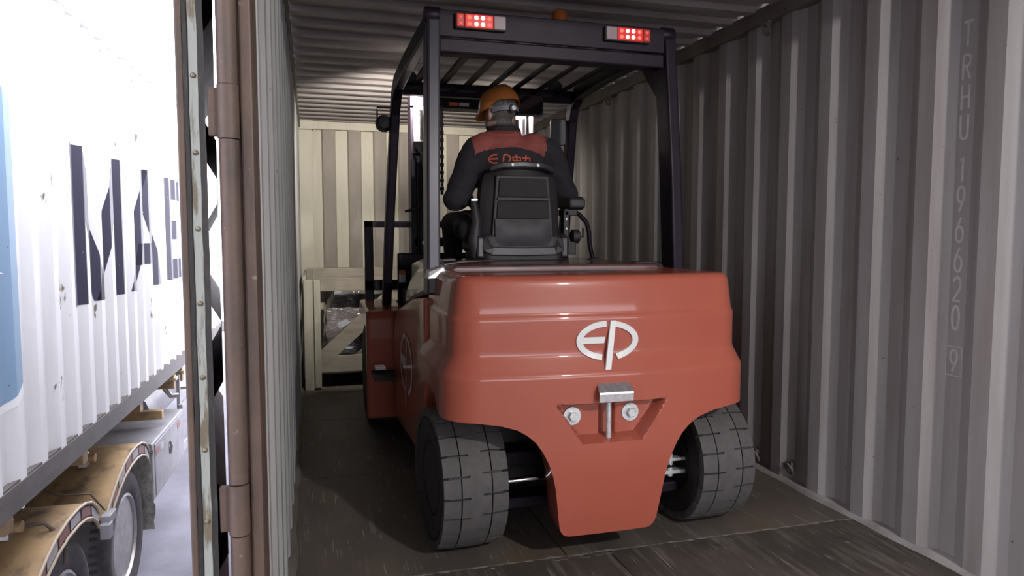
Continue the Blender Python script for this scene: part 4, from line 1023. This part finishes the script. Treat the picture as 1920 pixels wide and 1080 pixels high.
# fenders: two arched sheets with striped edge
def fender(c, pts):
    inner, outer = -2.0, -1.485
    m = MB(); top = [(outer, c + a, z) for a, z in pts]; m.grid([[(inner, y, z) for _, y, z in top], [(outer, y, z) for _, y, z in top]]); m.grid([[(inner, y, z - .006) for _, y, z in top], [(outer, y, z - .006) for _, y, z in top]])
    fo = m.build('fender', 'trailer_yellow', tl, smooth=40)
    m = MB(); m.grid([top, [(x, y, z - .10) for x, y, z in top]]); m.grid([[(x - .012, y, z) for x, y, z in top], [(x - .012, y, z - .10) for x, y, z in top]]); m.build('fender_skirt', 'trailer_dark', fo, fix=False)
    for dz in (0, -.10): m = MB(); m.tube([(x + .004, y, z + dz) for x, y, z in top], .010, 8); m.build('fender_bead', 'trailer_cream', fo, smooth=50)
    # reflective tape pieces
    L = [0]
    for a, b in zip(top, top[1:]): L.append(L[-1] + math.dist(a, b))
    def atl(s):
        for i in range(len(L) - 1):
            if L[i] <= s <= L[i + 1]: q = (s - L[i]) / (L[i + 1] - L[i]); return tuple(lerp(top[i][k], top[i + 1][k], q) for k in range(3))
        return top[-1]
    n = 7
    for i in range(n):
        s0, s1 = L[-1] * (i + .06) / n, L[-1] * (i + .94) / n
        P_ = [atl(lerp(s0, s1, k / 4)) for k in range(5)]
        m = MB(); m.grid([[(x + .003, y, z - .022) for x, y, z in P_], [(x + .003, y, z - .08) for x, y, z in P_]]); m.build('reflective_tape', 'reflector_red' if i % 2 else 'reflector_white', fo, fix=False)
    return fo
FP = [(-.70, -.66), (-.62, -.60), (-.50, -.535), (-.36, -.47), (-.22, -.425), (-.05, -.398), (.12, -.395), (.25, -.41), (.36, -.445), (.44, -.50), (.49, -.56)]
fender(5.80, FP); fender(4.48, [(a, z + .0) for a, z in FP])
def tk_wheel(fwd):
    c = (-1.70, fwd, -1.075); r = .525
    t = MB().lathe([(.30, .12), (.34, .15), (.44, .165), (.50, .145), (r - .004, .115), (r, .08), (r, -.08), (r - .004, -.115), (.5, -.15), (.30, -.15)], c, 'x', 64).build('wheel_tyre', 'road_tyre', tl, smooth=40)
    MB().lathe([(.31, .13), (.335, .145), (.315, .15), (.295, .10), (.275, -.02), (.20, -.05), (.17, -.02), (.15, .06), (.10, .07), (.02, .07)], c, 'x', 48).build('wheel_rim', 'alloy', t, smooth=30)
    for k in range(10):
        a = 2 * math.pi * k / 10; cc = (c[0] - .03, c[1] + .235 * math.cos(a), c[2] + .235 * math.sin(a))
        MB().lathe([(.016, 0), (.016, .03), (.010, .034)], cc, 'x', 6).build('wheel_nut', 'alloy', t)
    m = MB()
    for k in range(60):
        a = 2 * math.pi * k / 60; b = a + .05
        m.add([(c[0] + x, c[1] + (r + .003) * math.cos(q), c[2] + (r + .003) * math.sin(q)) for x, q in ((.05, a), (.10, a), (.10, b), (.05, b))], [(0, 1, 2, 3)])
    m.build('tread_sipe', 'rubber_dark', t, fix=False)
    m = MB()
tk_wheel(5.80); tk_wheel(4.49)
m = MB(); G = []
for i in range(12):
    z = -.50 - i * .068; G.append([(x, 6.33 + .02 * math.sin(i * .9 + x * 9) + .035 * (i / 11), z) for x in (-1.93, -1.8, -1.65, -1.52, -1.475 + .012 * math.sin(i * 1.7))])
m.grid(G); m.build('mud_flap', 'mud_flap', tl, smooth=60, fix=False)
# toolbox
tb = box('tool_box', (-2.15, -1.49, 6.42, 7.72, -1.03, -.53), 'trailer_grey', tl, .012)
m = MB(); m.box(-1.492, -1.484, 6.50, 7.66, -1.0, -.56); m.build('box_door', 'trailer_grey', tb, bev=.003)
m = MB(); m.tube([(-1.478, 7.05, -.68), (-1.465, 7.05, -.73), (-1.478, 7.05, -.80)], .01, 8); m.lathe([(.03, 0), (.03, .01), (.01, .014)], (-1.486, 7.05, -.74), 'x', 12); m.build('box_latch', 'alloy', tb, smooth=50)
for a, mt in ((6.52, 'reflector_red'), (6.68, 'reflector_white'), (7.40, 'reflector_red')): MB().box(-1.484, -1.482, a, a + .13, -.66, -.60).build('reflective_tape', mt, tb)
# side guard rails beyond the toolbox
for zz in (-.55, -.95): m = MB(); m.box(-1.54, -1.50, 7.76, 10.4, zz - .05, zz + .05); m.build('side_guard_rail', 'trailer_grey', tl, bev=.004)
for fy in (7.8, 9.1, 10.3): m = MB(); m.box(-1.56, -1.53, fy, fy + .05, -1.0, -.2); m.build('guard_post', 'trailer_grey', tl)
m = MB(); m.tube([(-2.1, 7.9, -.62), (-2.1, 9.4, -.62)], .26, 24); m.build('air_tank', 'trailer_grey', tl, smooth=40)
# fender brackets and lamps
for fy in (5.55, 4.30):
    m = MB(); m.tube([(-2.2, fy, -.36), (-1.66, fy, -.36)], .032, 14); st = m.build('fender_strut', 'trailer_yellow', tl, smooth=40)
    m = MB(); m.box(-1.76, -1.71, fy - .04, fy + .04, -.42, -.325); m.build('strut_clamp', 'alloy', st, bev=.004)
m = MB(); m.box(-1.50, -1.44, 5.05, 5.20, -.68, -.62); m.box(-1.49, -1.43, 5.0, 5.08, -.76, -.66); m.build('side_marker_lamp', 'trailer_grey', tl, bev=.006)
m = MB(); m.tube([(-1.64, 4.30, -.36), (-1.56, 4.32, -.36), (-1.50, 4.36, -.45), (-1.48, 4.38, -.55), (-1.48, 4.36, -.62)], .012, 8); m.build('chain_strap', 'trailer_dark', tl, smooth=50)
m = MB(); m.box(-1.9, -1.78, 5.0, 5.06, -.30, -.2); m.box(-1.80, -1.72, 5.0, 5.04, -.28, -.24); m.build('lamp_bracket', 'trailer_cream', tl, bev=.004)
m = MB(); m.tube([(-1.95, 5.0, -.3), (-1.7, 4.95, -.42), (-1.55, 5.05, -.46), (-1.49, 5.12, -.6)], .006, 6); m.build('lamp_cable', 'trailer_dark', tl, smooth=50)
m = MB(); m.box(-1.68, -1.50, 3.6, 3.74, -.42, -.39); m.box(-1.66, -1.53, 3.55, 3.7, -.62, -.44); m.build('side_bracket', 'trailer_grey', tl, bev=.004)
